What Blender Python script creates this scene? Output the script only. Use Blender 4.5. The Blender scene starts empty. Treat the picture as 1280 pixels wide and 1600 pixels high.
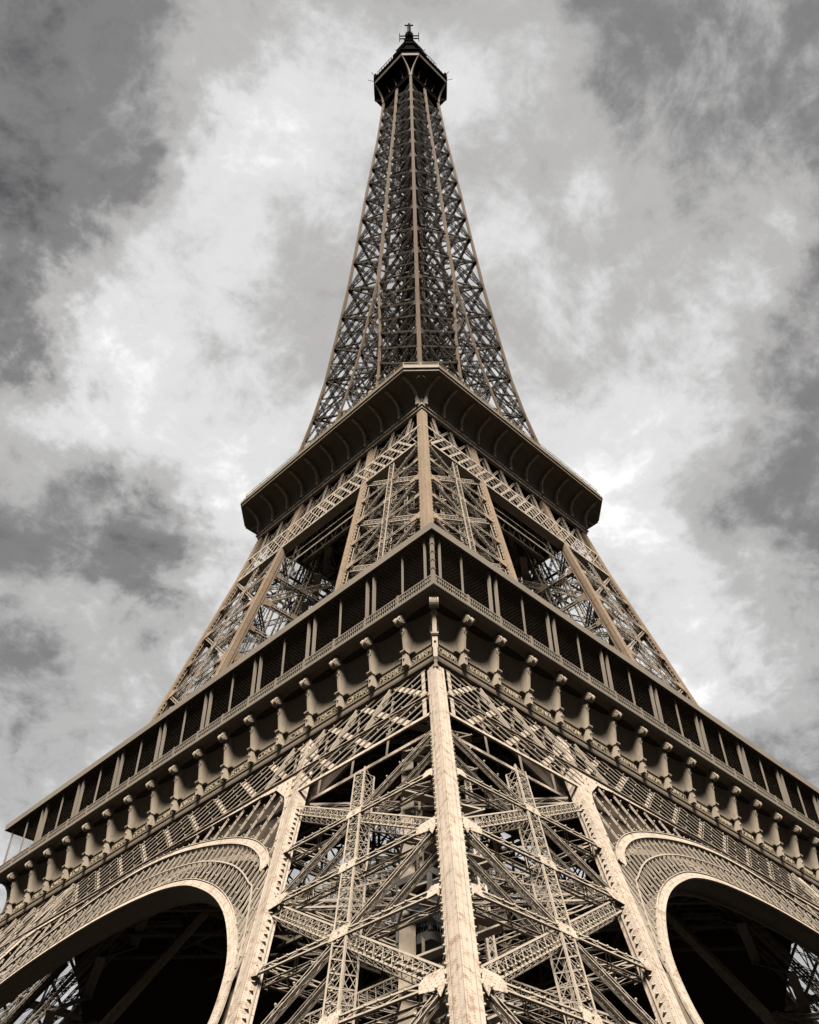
import bpy, math, random
import numpy as np
from mathutils import Matrix, Vector

random.seed(7)
rng = np.random.default_rng(7)
scn = bpy.context.scene
COL = scn.collection
V = lambda *a: np.array(a, float)

# ------------------------------------------------------------------ camera
RIGHT = V(0.71509146, -0.69896163, -0.00984069)
DOWN = V(0.49031622, 0.51156552, -0.70561372)
FWD = V(0.49823107, 0.4997533, 0.70852836)
CAM = V(-77.92098932, -75.50549412, 6.5178049)
FPX = 1553.38625
cam_data = bpy.data.cameras.new("camera")
cam_data.sensor_fit = 'HORIZONTAL'
cam_data.sensor_width = 36.0
cam_data.lens = FPX / 1280.0 * 36.0
cam_data.clip_end = 6000
cam = bpy.data.objects.new("camera", cam_data)
COL.objects.link(cam)
m = np.eye(4)
m[:3, 0] = RIGHT; m[:3, 1] = -DOWN; m[:3, 2] = -FWD; m[:3, 3] = CAM
cam.matrix_world = Matrix(m.tolist())
scn.camera = cam

# ------------------------------------------------------------------ world, sun, exposure
SUN_EL = math.radians(53)
SUN_AZ = math.radians(225)          # compass style angle of the sun in the xy plane, behind the camera
SUN_STRENGTH = 5.0
SKY_STRENGTH = 0.1
scn.view_settings.view_transform = 'Standard'
scn.view_settings.look = 'None'
scn.view_settings.gamma = 1
scn.view_settings.exposure = 3.0


def pixel_dir(u, v):
    d = RIGHT * ((u - 640) / FPX) + DOWN * ((v - 800) / FPX) + FWD
    return d / np.linalg.norm(d)


def nn(nt, typ, **kw):
    n = nt.nodes.new(typ)
    for k, v in kw.items():
        setattr(n, k, v)
    return n


def math_node(nt, op, a, b=None, c=None, clamp=False):
    n = nt.nodes.new('ShaderNodeMath')
    n.operation = op
    n.use_clamp = clamp
    for i, x in enumerate((a, b, c)):
        if x is None:
            continue
        if isinstance(x, (int, float)):
            n.inputs[i].default_value = x
        else:
            nt.links.new(x, n.inputs[i])
    return n.outputs[0]


def build_world():
    w = bpy.data.worlds.new("World")
    scn.world = w
    w.use_nodes = True
    nt = w.node_tree
    nt.nodes.clear()
    out = nn(nt, 'ShaderNodeOutputWorld')
    bg = nn(nt, 'ShaderNodeBackground')
    bg.inputs[1].default_value = SKY_STRENGTH
    nt.links.new(bg.outputs[0], out.inputs[0])
    sky = nn(nt, 'ShaderNodeTexSky')
    sky.sky_type = 'NISHITA'
    sky.sun_disc = False
    sky.sun_elevation = SUN_EL
    sky.sun_rotation = math.radians(90) - SUN_AZ
    tc = nn(nt, 'ShaderNodeTexCoord')
    # direction projected on a flat cloud deck
    sep = nn(nt, 'ShaderNodeSeparateXYZ')
    nt.links.new(tc.outputs['Generated'], sep.inputs[0])
    zc = math_node(nt, 'MAXIMUM', sep.outputs[2], 0.06)
    zc = math_node(nt, 'ADD', zc, 0.25)
    px = math_node(nt, 'DIVIDE', sep.outputs[0], zc)
    py = math_node(nt, 'DIVIDE', sep.outputs[1], zc)
    cb = nn(nt, 'ShaderNodeCombineXYZ')
    nt.links.new(px, cb.inputs[0]); nt.links.new(py, cb.inputs[1])

    def noise(scale, detail, rough, dist, off):
        mp = nn(nt, 'ShaderNodeMapping')
        mp.inputs['Location'].default_value = off
        nt.links.new(cb.outputs[0], mp.inputs[0])
        n = nn(nt, 'ShaderNodeTexNoise')
        n.inputs['Scale'].default_value = scale
        n.inputs['Detail'].default_value = detail
        n.inputs['Roughness'].default_value = rough
        n.inputs['Distortion'].default_value = dist
        nt.links.new(mp.outputs[0], n.inputs[0])
        return n.outputs[0]
    n1 = noise(3.2, 10, 0.60, 0.6, (3.1, 1.7, 0))
    n2 = noise(8.0, 10, 0.66, 0.5, (7.3, 2.2, 0))
    n3 = noise(30.0, 8, 0.7, 0.8, (1.3, 5.2, 0))
    s = math_node(nt, 'MULTIPLY_ADD', n1, 1.15, -0.575)
    s2 = math_node(nt, 'MULTIPLY_ADD', n2, 0.56, -0.28)
    s = math_node(nt, 'ADD', s, s2)
    s3 = math_node(nt, 'MULTIPLY_ADD', n3, 0.26, -0.13)
    s = math_node(nt, 'ADD', s, s3)
    # wobble the bank centres so that they have ragged edges
    wob = nn(nt, 'ShaderNodeTexNoise')
    wob.inputs['Scale'].default_value = 5.0
    wob.inputs['Detail'].default_value = 9
    wob.inputs['Roughness'].default_value = 0.62
    nt.links.new(tc.outputs['Generated'], wob.inputs[0])
    wv = nn(nt, 'ShaderNodeVectorMath', operation='SUBTRACT')
    nt.links.new(wob.outputs['Color'], wv.inputs[0])
    wv.inputs[1].default_value = (0.5, 0.5, 0.5)
    ws = nn(nt, 'ShaderNodeVectorMath', operation='SCALE')
    nt.links.new(wv.outputs[0], ws.inputs[0]); ws.inputs['Scale'].default_value = 0.42
    wd = nn(nt, 'ShaderNodeVectorMath', operation='ADD')
    nt.links.new(tc.outputs['Generated'], wd.inputs[0]); nt.links.new(ws.outputs[0], wd.inputs[1])
    nrm = nn(nt, 'ShaderNodeVectorMath', operation='NORMALIZE')
    nt.links.new(wd.outputs[0], nrm.inputs[0])
    banks = [  # cloud banks, dark ones at the frame edges imitate vignetting: direction, angular radius in px, brightness
        (200, 490, 150, .30), (70, 640, 120, .34), (270, 640, 150, .22), (340, 930, 100, .26), (400, 260, 120, .20),
        (1130, 430, 120, .30), (960, 640, 150, .02), (1090, 110, 130, .20), (1190, 230, 100, .16), (330, 340, 130, .18), (780, 200, 150, .20), (860, 430, 90, .12),
        (450, 120, 140, .16), (960, 930, 130, .22), (350, 770, 120, .14), (90, 960, 70, .12), (1060, 1000, 120, .10),
        (-20, -20, 330, -.44), (-40, 270, 190, -.30), (0, 470, 110, -.42), (20, 780, 150, -.28), (160, 810, 120, -.22), (210, 890, 70, -.22),
        (1200, 150, 170, -.12), (1300, 400, 150, -.36), (1000, 480, 80, -.24), (1260, 620, 110, -.24), (1140, 760, 120, -.08),
        (1300, 880, 160, -.26), (940, 330, 110, -.20), (440, 420, 80, -.16), (250, 170, 90, -.12), (560, -20, 130, -.22),
        (1000, 10, 150, -.14), (20, 1110, 140, -.16), (1300, 1150, 150, -.20), (1320, -20, 260, -.40), (700, 0, 110, -.10), (-60, 900, 120, -.2)]
    for (u, v, r, amp) in banks:
        d = pixel_dir(u, v)
        k = (FPX * 1.18 / r) ** 2
        dt = nn(nt, 'ShaderNodeVectorMath', operation='DOT_PRODUCT')
        nt.links.new(nrm.outputs[0], dt.inputs[0])
        dt.inputs[1].default_value = tuple(d)
        e = math_node(nt, 'MULTIPLY_ADD', dt.outputs['Value'], k, -k)
        e = math_node(nt, 'EXPONENT', e)
        s = math_node(nt, 'MULTIPLY_ADD', e, amp * 0.74, s)
    s = math_node(nt, 'ADD', s, 0.60)
    # unseen low sky darkened to cut ambient light on the tower
    lowdim = math_node(nt, 'SMOOTH_MIN', math_node(nt, 'MULTIPLY_ADD', sep.outputs[2], 1.5, -0.62), 0.0, 0.1)
    s = math_node(nt, 'ADD', s, lowdim)
    ramp = nn(nt, 'ShaderNodeValToRGB')
    ramp.color_ramp.interpolation = 'EASE'
    el = ramp.color_ramp.elements
    el[0].position = 0.0; el[0].color = (0.060, 0.055, 0.050, 1)
    el[1].position = 1.0; el[1].color = (1.0, 0.99, 0.975, 1)
    for pos, c in ((0.25, (0.19, 0.18, 0.17, 1)), (0.5, (0.42, 0.41, 0.395, 1)), (0.75, (0.66, 0.65, 0.64, 1))):
        e = el.new(pos); e.color = c
    nt.links.new(s, ramp.inputs[0])
    sc = nn(nt, 'ShaderNodeVectorMath', operation='SCALE')
    nt.links.new(ramp.outputs[0], sc.inputs[0]); sc.inputs['Scale'].default_value = 10.0 * 0.146
    mix = nn(nt, 'ShaderNodeMixRGB')
    mix.inputs[0].default_value = 0.985
    nt.links.new(sky.outputs[0], mix.inputs[1]); nt.links.new(sc.outputs[0], mix.inputs[2])
    nt.links.new(mix.outputs[0], bg.inputs[0])


build_world()
sun_data = bpy.data.lights.new("sun", 'SUN')
sun_data.energy = SUN_STRENGTH
sun_data.angle = math.radians(24)
sun_data.color = (1.0, 0.93, 0.83)
sun = bpy.data.objects.new("sun", sun_data)
COL.objects.link(sun)
sdir = Vector((math.cos(SUN_EL) * math.cos(SUN_AZ), math.cos(SUN_EL) * math.sin(SUN_AZ), math.sin(SUN_EL)))
sun.rotation_euler = sdir.to_track_quat('Z', 'Y').to_euler()
sun.location = (0, 0, 400)

# ------------------------------------------------------------------ materials


def iron(name, base, streak, rough=0.7, rivet=False, scale=1.0, streak_amt=0.55):
    mt = bpy.data.materials.new(name)
    mt.use_nodes = True
    nt = mt.node_tree
    bs = nt.nodes['Principled BSDF']
    tc = nn(nt, 'ShaderNodeTexCoord')
    mp = nn(nt, 'ShaderNodeMapping')
    mp.inputs['Scale'].default_value = (2.2, 2.2, 1.9) if rivet else (2.6 * scale, 2.6 * scale, 0.7 * scale)
    nt.links.new(tc.outputs['Object'], mp.inputs[0])
    n1 = nn(nt, 'ShaderNodeTexNoise')
    n1.inputs['Scale'].default_value = 1.1 if rivet else 1.6; n1.inputs['Detail'].default_value = 8; n1.inputs['Roughness'].default_value = 0.7
    nt.links.new(mp.outputs[0], n1.inputs[0])
    n2 = nn(nt, 'ShaderNodeTexNoise')
    n2.inputs['Scale'].default_value = 0.23; n2.inputs['Detail'].default_value = 4
    nt.links.new(tc.outputs['Object'], n2.inputs[0])
    r1 = nn(nt, 'ShaderNodeValToRGB')
    r1.color_ramp.elements[0].position = 0.50 if rivet else 0.50; r1.color_ramp.elements[0].color = (0, 0, 0, 1)
    r1.color_ramp.elements[1].position = 0.64 if rivet else 0.78; r1.color_ramp.elements[1].color = (1, 1, 1, 1)
    nt.links.new(n1.outputs[0], r1.inputs[0])
    f = math_node(nt, 'MULTIPLY', r1.outputs[0], streak_amt)
    mx = nn(nt, 'ShaderNodeMixRGB')
    nt.links.new(f, mx.inputs[0])
    mx.inputs[1].default_value = (*base, 1); mx.inputs[2].default_value = (*streak, 1)
    # broad fading of the paint
    v = math_node(nt, 'MULTIPLY_ADD', n2.outputs[0], 0.5, 0.75)
    hs = nn(nt, 'ShaderNodeMixRGB', blend_type='MULTIPLY')
    hs.inputs[0].default_value = 1
    nt.links.new(mx.outputs[0], hs.inputs[1])
    cbn = nn(nt, 'ShaderNodeCombineXYZ')
    for i in range(3):
        nt.links.new(v, cbn.inputs[i])
    nt.links.new(cbn.outputs[0], hs.inputs[2])
    col = hs.outputs[0]
    height = n1.outputs[0]
    if rivet:
        uv = nn(nt, 'ShaderNodeUVMap')
        sp = nn(nt, 'ShaderNodeSeparateXYZ')
        nt.links.new(uv.outputs[0], sp.inputs[0])
        # rows of rivets: u pitch .24 m, v pitch .14 m
        fu = math_node(nt, 'FRACT', math_node(nt, 'DIVIDE', sp.outputs[0], 0.26))
        fv = math_node(nt, 'FRACT', math_node(nt, 'DIVIDE', sp.outputs[1], 0.17))
        du = math_node(nt, 'MULTIPLY', math_node(nt, 'SUBTRACT', fu, 0.5), 0.26)
        dv = math_node(nt, 'MULTIPLY', math_node(nt, 'SUBTRACT', fv, 0.5), 0.17)
        d2 = math_node(nt, 'SQRT', math_node(nt, 'ADD', math_node(nt, 'POWER', du, 2.0), math_node(nt, 'POWER', dv, 2.0)))
        dot = math_node(nt, 'LESS_THAN', d2, 0.028)
        # plate joints every 3.6 m
        fj = math_node(nt, 'FRACT', math_node(nt, 'DIVIDE', sp.outputs[1], 3.6))
        jn = math_node(nt, 'LESS_THAN', fj, 0.010)
        # rivets gather round the joints, thin out between
        nz = math_node(nt, 'GREATER_THAN', n1.outputs[0], 0.40)
        dk = math_node(nt, 'MULTIPLY', dot, nz)
        dk = math_node(nt, 'MULTIPLY', dk, 0.9)
        dk = math_node(nt, 'MAXIMUM', dk, math_node(nt, 'MULTIPLY', jn, 0.85))
        seam = math_node(nt, 'LESS_THAN', sp.outputs[0], 0.03)
        dk = math_node(nt, 'MAXIMUM', dk, math_node(nt, 'MULTIPLY', seam, 0.6))
        m2 = nn(nt, 'ShaderNodeMixRGB')
        nt.links.new(dk, m2.inputs[0]); nt.links.new(col, m2.inputs[1])
        m2.inputs[2].default_value = (streak[0] * .45, streak[1] * .4, streak[2] * .4, 1)
        col = m2.outputs[0]
        height = math_node(nt, 'MULTIPLY_ADD', dot, 0.6, n1.outputs[0])
    nt.links.new(col, bs.inputs['Base Color'])
    bs.inputs['Roughness'].default_value = rough
    bs.inputs['Specular IOR Level'].default_value = 0.10
    bp = nn(nt, 'ShaderNodeBump')
    bp.inputs['Strength'].default_value = 0.25
    bp.inputs['Distance'].default_value = 0.04
    nt.links.new(height, bp.inputs['Height'])
    nt.links.new(bp.outputs[0], bs.inputs['Normal'])
    return mt


def plain(name, base, rough=0.6, metal=0.0, alpha=1.0):
    mt = bpy.data.materials.new(name)
    mt.use_nodes = True
    nt = mt.node_tree
    bs = nt.nodes['Principled BSDF']
    n = nn(nt, 'ShaderNodeTexNoise')
    n.inputs['Scale'].default_value = 1.3; n.inputs['Detail'].default_value = 6
    tc = nn(nt, 'ShaderNodeTexCoord')
    nt.links.new(tc.outputs['Object'], n.inputs[0])
    mx = nn(nt, 'ShaderNodeMixRGB')
    mx.inputs[1].default_value = (*[c * .8 for c in base], 1); mx.inputs[2].default_value = (*[min(1, c * 1.15) for c in base], 1)
    nt.links.new(n.outputs[0], mx.inputs[0])
    nt.links.new(mx.outputs[0], bs.inputs['Base Color'])
    bs.inputs['Roughness'].default_value = rough
    bs.inputs['Specular IOR Level'].default_value = 0.5 if rough < .2 else 0.04
    bs.inputs['Metallic'].default_value = metal
    return mt


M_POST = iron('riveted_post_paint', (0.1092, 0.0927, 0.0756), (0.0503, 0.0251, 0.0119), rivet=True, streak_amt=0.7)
M_IRON = iron('lattice_iron_paint', (0.0871, 0.0732, 0.0587), (0.0424, 0.0238, 0.0132), streak_amt=0.5)
M_FRIEZE = iron('gallery_paint', (0.0527, 0.0425, 0.0313), (0.0175, 0.0113, 0.0070), streak_amt=0.55, scale=0.6)
M_CONSOLE = iron('console_lit_tone', (0.098, 0.081, 0.062), (0.03, 0.019, 0.011), streak_amt=0.6, scale=0.8)  # same iron as the gallery, lightened so the brackets look lit
M_GALLERY2 = iron('upper_gallery_lit_tone', (0.0871, 0.0686, 0.0433), (0.0317, 0.0211, 0.0116), streak_amt=0.5, scale=0.6)  # lit look of the second gallery put into a lighter colour
M_UP = iron('upper_iron_shaded', (0.0158, 0.0112, 0.0073), (0.0168, 0.0088, 0.0042), streak_amt=0.5)  # shaft iron darkened to imitate dimmer light high on the tower
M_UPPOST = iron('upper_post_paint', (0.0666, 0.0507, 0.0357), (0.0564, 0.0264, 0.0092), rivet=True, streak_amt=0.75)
M_SHAFTPOST = iron('shaft_post_shaded', (0.0304, 0.0211, 0.0129), (0.0226, 0.0113, 0.0046), streak_amt=0.6)  # shade of the high shaft worked into the post colour
M_DARK = plain('underside_shade_tone', (0.0152, 0.0115, 0.0085))  # shade of undersides and interiors mixed into the iron brown
M_BLACK = plain('silhouette_black', (0.0033, 0.0028, 0.0024), rough=1.0)  # summit iron coloured near black to read as a silhouette
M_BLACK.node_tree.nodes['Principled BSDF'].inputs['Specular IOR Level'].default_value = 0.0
M_CANOPY = iron('canopy_paint', (0.0567, 0.0478, 0.0379), (0.0358, 0.0275, 0.0194), streak_amt=0.3)
M_LAMP = plain('lamp_glass_cap', (0.1053, 0.0928, 0.0677), rough=0.35)
M_GOLD = plain('gilded_letters', (0.0993, 0.0828, 0.0566), rough=0.45)
M_STONE = plain('masonry', (0.1192, 0.1092, 0.0960), rough=0.85)
M_GROUND = plain('gravel', (0.0135, 0.0122, 0.0108), rough=0.95)  # unseen ground, darkened to cut light bounced up under the galleries
M_GLASS = plain('cabin_glass', (0.0150, 0.0181, 0.0195), rough=0.05)
M_CABIN = plain('cabin_paint', (0.0451, 0.0421, 0.0391), rough=0.5)
M_RED = plain('red_paint', (0.0878, 0.0150, 0.0075), rough=0.5)

# ------------------------------------------------------------------ mesh tools


def unit(v):
    return v / (np.linalg.norm(v) + 1e-12)


class MB:
    """Collects bars, sweeps and free polygons and links them as one mesh object."""

    def __init__(self):
        self.b = []
        self.v = []
        self.f = []
        self.uv = []
        self.bm = []
        self.fm = []
        self.cur = 0
        self.nv = 0

    def bar(self, A, B, w, t, side):
        self.b.append((*A, *B, w, t, *side))
        self.bm.append(self.cur)

    def poly(self, verts, faces):
        for p in verts:
            self.v.append(tuple(p))
        for f in faces:
            self.f.append(tuple(i + self.nv for i in f))
            self.fm.append(self.cur)
        self.nv += len(verts)

    def prism(self, pts, n, t):
        """flat outline given thickness t along n (centred on the outline)"""
        k = len(pts)
        n = unit(np.asarray(n, float))
        a = [np.asarray(p) + n * t / 2 for p in pts]
        b = [np.asarray(p) - n * t / 2 for p in pts]
        fs = [tuple(range(k)), tuple(reversed(range(k, 2 * k)))]
        for i in range(k):
            j = (i + 1) % k
            fs.append((i, i + k, j + k, j))
        self.poly(a + b, fs)

    def sweep(self, pts, sv, nv, w, t, caps=True, closed=False):
        """rectangle w (along sv) x t (along nv) swept along pts"""
        vs = []
        for p, s, n in zip(pts, sv, nv):
            p = np.asarray(p, float)
            for a, b in ((-.5, -.5), (.5, -.5), (.5, .5), (-.5, .5)):
                vs.append(p + s * (a * w) + n * (b * t))
        fs = []
        N = len(pts)
        for i in range(N if closed else N - 1):
            j = (i + 1) % N
            for q in range(4):
                r = (q + 1) % 4
                fs.append((i * 4 + q, i * 4 + r, j * 4 + r, j * 4 + q))
        if caps and not closed:
            fs.append((3, 2, 1, 0)); e = (N - 1) * 4; fs.append((e, e + 1, e + 2, e + 3))
        self.poly(vs, fs)

    def box(self, c, sx, sy, sz):
        self.bar(V(c[0], c[1], c[2] - sz / 2), V(c[0], c[1], c[2] + sz / 2), sx, sy, V(1, 0, 0))

    def loft(self, rings, closed=True, cap=True):
        n = len(rings[0]); vs = [p for r in rings for p in r]; fs = []
        for i in range(len(rings) - 1):
            for q in range(n if closed else n - 1):
                r = (q + 1) % n
                fs.append((i * n + q, i * n + r, (i + 1) * n + r, (i + 1) * n + q))
        if cap and closed:
            fs.append(tuple(reversed(range(n)))); fs.append(tuple(range((len(rings) - 1) * n, len(rings) * n)))
        self.poly(vs, fs)

    def build(self, name, mat, parent=None, smooth=False):
        verts = []
        loops = []
        lt = []
        uvs = []
        nv = 0
        if self.b:
            a = np.array(self.b)
            A = a[:, 0:3]; B = a[:, 3:6]; w = a[:, 6:7]; t = a[:, 7:8]; s = a[:, 8:11]
            L = np.linalg.norm(B - A, axis=1, keepdims=True)
            d = (B - A) / np.maximum(L, 1e-9)
            s = s - (s * d).sum(1, keepdims=True) * d
            s = s / np.maximum(np.linalg.norm(s, axis=1, keepdims=True), 1e-9)
            n = np.cross(d, s)
            cs = []
            for P in (A, B):
                for i, j in ((-.5, -.5), (.5, -.5), (.5, .5), (-.5, .5)):
                    cs.append(P + s * w * i + n * t * j)
            vv = np.stack(cs, 1)             # N,8,3
            N = len(a)
            verts.append(vv.reshape(-1, 3))
            fq = np.array([(0, 1, 5, 4), (1, 2, 6, 5), (2, 3, 7, 6), (3, 0, 4, 7), (3, 2, 1, 0), (4, 5, 6, 7)])
            idx = (np.arange(N)[:, None, None] * 8 + fq[None]).reshape(-1)
            loops.append(idx)
            lt.append(np.full(N * 6, 4))
            z = np.zeros((N, 1))
            uvb = []
            for q in range(4):
                ww = w if q % 2 == 0 else t
                uvb.append(np.stack([np.hstack([z, z]), np.hstack([ww, z]), np.hstack([ww, L]), np.hstack([z, L])], 1))
            for q in range(2):
                uvb.append(np.zeros((N, 4, 2)) + .01)
            uvs.append(np.stack(uvb, 1).reshape(-1, 2))
            nv = N * 8
        if self.v:
            verts.append(np.array(self.v, float))
            idx = np.array([i for f in self.f for i in f]) + nv
            loops.append(idx)
            lt.append(np.array([len(f) for f in self.f]))
            va = verts[-1]
            pu = np.ones((len(idx), 2))
            mats_ = mat if isinstance(mat, (list, tuple)) else [mat]
            if any('riveted' in m_.name or 'upper_post' in m_.name for m_ in mats_):
                j = 0
                for f in self.f:
                    q = va[list(f)]
                    e0 = q[1] - q[0]; e0 = e0 / (np.linalg.norm(e0) + 1e-9)
                    e1 = q[-1] - q[0]; e1 = e1 - e0 * (e1 @ e0); e1 = e1 / (np.linalg.norm(e1) + 1e-9)
                    pu[j:j + len(f), 0] = (q - q[0]) @ e0 + 1.04
                    pu[j:j + len(f), 1] = (q - q[0]) @ e1 * .8 + 1.02
                    j += len(f)
            uvs.append(pu)
        mi = np.array([c for c in self.bm for _ in range(6)] + self.fm, np.int32)
        verts = np.concatenate(verts); loops = np.concatenate(loops); lt = np.concatenate(lt); uvs = np.concatenate(uvs)
        me = bpy.data.meshes.new(name)
        me.vertices.add(len(verts)); me.vertices.foreach_set('co', verts.astype(np.float32).ravel())
        me.loops.add(len(loops)); me.loops.foreach_set('vertex_index', loops.astype(np.int32))
        me.polygons.add(len(lt))
        st = np.concatenate([[0], np.cumsum(lt)[:-1]])
        me.polygons.foreach_set('loop_start', st.astype(np.int32))
        me.polygons.foreach_set('loop_total', lt.astype(np.int32))
        if mi.any():
            me.polygons.foreach_set('material_index', mi)
        me.polygons.foreach_set('use_smooth', np.full(len(lt), bool(smooth)))
        me.update(calc_edges=True)
        ul = me.uv_layers.new(name='UVMap')
        ul.data.foreach_set('uv', uvs.astype(np.float32).ravel())
        me.validate()
        for m_ in (mat if isinstance(mat, (list, tuple)) else [mat]):
            me.materials.append(m_)
        ob = bpy.data.objects.new(name, me)
        COL.objects.link(ob)
        if parent is not None:
            ob.parent = parent
        return ob


def empty(name, parent=None):
    o = bpy.data.objects.new(name, None)
    COL.objects.link(o)
    if parent is not None:
        o.parent = parent
    return o


def copy_tree(o, rotz, parent):
    c = o.copy(); COL.objects.link(c); c.parent = parent
    c.rotation_euler = (0, 0, rotz)
    for ch in list(o.children):
        d = ch.copy(); COL.objects.link(d); d.parent = c
    return c


# ------------------------------------------------------------------ lattice members
LAMPS = []


def lacing(mb, A, B, s, n, w, pitch, lw, lt, style='x', off=0.0):
    """bars filling the strip of width w (along s) between A and B; n is the strip's normal"""
    L = np.linalg.norm(B - A)
    k = max(2, int(round(L / pitch)))
    d = (B - A) / k
    h = w / 2
    for i in range(k):
        p = A + d * i
        if style == 'z':
            sg = 1 if i % 2 == 0 else -1
            mb.bar(p + s * h * sg, p + d - s * h * sg, lw, lt, s)
        if style in ('x', 'xv'):
            mb.bar(p + s * h + n * (off + .006), p + d - s * h + n * (off + .006), lw, lt, s)
            mb.bar(p - s * h - n * (off + .006), p + d + s * h - n * (off + .006), lw, lt, s)
        if style in ('xv', 'v') and i > 0:
            mb.bar(p + s * h, p - s * h, lw * 1.2, lt * 2.2, d)


def girder(mb, A, B, n, w, dep, pitch=0.8, ch=0.12, lw=0.06, front='xv', side='z', back=True, sides=True, plate=0.0):
    """box lattice girder: four chord angles, laced sides. w lies in the face, dep runs inwards (-n)"""
    A = np.asarray(A, float); B = np.asarray(B, float)
    d = unit(B - A)
    n = unit(n - (n @ d) * d)
    s = np.cross(d, n)
    th = 0.022
    for i in (-1, 1):
        for j in (0, 1):
            o = s * (i * (w - ch) / 2) - n * (j * dep)
            # an angle: one leg in the face, one leg running in
            mb.bar(A + o, B + o, ch, th, s)
            o2 = s * (i * (w / 2 - th)) - n * (j * dep + (ch / 2 if j == 0 else -ch / 2))
            mb.bar(A + o2, B + o2, th * 1.1, ch, s)
    if plate > 0:
        for i in (-1, 1):
            o = s * (i * (w / 2 + .012)) - n * (dep * .5)
            mb.bar(A + o, B + o, .025, dep * 1.02, s)
    lacing(mb, A - n * .03, B - n * .03, s, n, w - ch * .6, pitch, lw, .016, front)
    if back:
        lacing(mb, A - n * (dep - .03), B - n * (dep - .03), s, n, w - ch * .6, pitch, lw, .016, 'x' if front != 'z' else 'z')
    if sides and plate == 0:
        for i in (-1, 1):
            o = s * (i * (w / 2 - .03)) - n * dep / 2
            lacing(mb, A + o, B + o, n, s, dep, pitch, lw, .016, side)
    return s, n


def lamp_row(A, B, n, pitch, off=0.12, ends=0.6):
    L = np.linalg.norm(B - A)
    k = int((L - 2 * ends) / pitch)
    if k < 1:
        return
    for i in range(k + 1):
        LAMPS.append(A + (B - A) * ((ends + (L - 2 * ends) * i / max(k, 1)) / L) + n * off)


# ------------------------------------------------------------------ tower profile
PZ = [0, 57, 78.5, 102, 110.2, 115.2, 129.6, 138.5, 148, 162.5, 179, 198, 219, 246, 268, 276]
PH = [61.0, 30.6, 24.95, 19.2, 17.45, 16.55, 14.2, 12.95, 11.9, 10.85, 9.72, 8.72, 7.72, 6.2, 5.3, 5.0]
GROUND_Z = 4.8


def H(z):
    return float(np.interp(z, PZ, PH))


def W1(z):
    return 15.3


def W2(z):
    return H(z) - float(np.interp(z, [57, 80, 110, 116], [13.4, 10.4, 6.95, 6.2]))


def W3(z):
    return H(z) - float(np.interp(z, [110, 129.5, 150, 170, 300], [6.9, 4.55, 2.2, 0.05, 0.02]))


def corner(ix, iy, z, Wf):
    h = H(z); w = Wf(z)
    return V(-h + (w if ix else 0), -h + (w if iy else 0), z)


FACES = [  # corner a (nearest the ridge), corner b, outward normal in plan
    ((0, 0), (1, 0), V(0, -1, 0)), ((0, 0), (0, 1), V(-1, 0, 0)),
    ((0, 1), (1, 1), V(0, 1, 0)), ((1, 0), (1, 1), V(1, 0, 0))]


def face_normal(fc, z0, z1, Wf):
    a, b, n = fc
    A0 = corner(*a, z0, Wf); A1 = corner(*a, z1, Wf); B0 = corner(*b, z0, Wf)
    m_ = unit(np.cross(B0 - A0, A1 - A0))
    return m_ if m_ @ n > 0 else -m_


tower = empty('iron_tower')
tower['label'] = 'tall tapering lattice iron tower on arched legs with three galleries, seen from its corner'
tower['category'] = 'tower'


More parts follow.
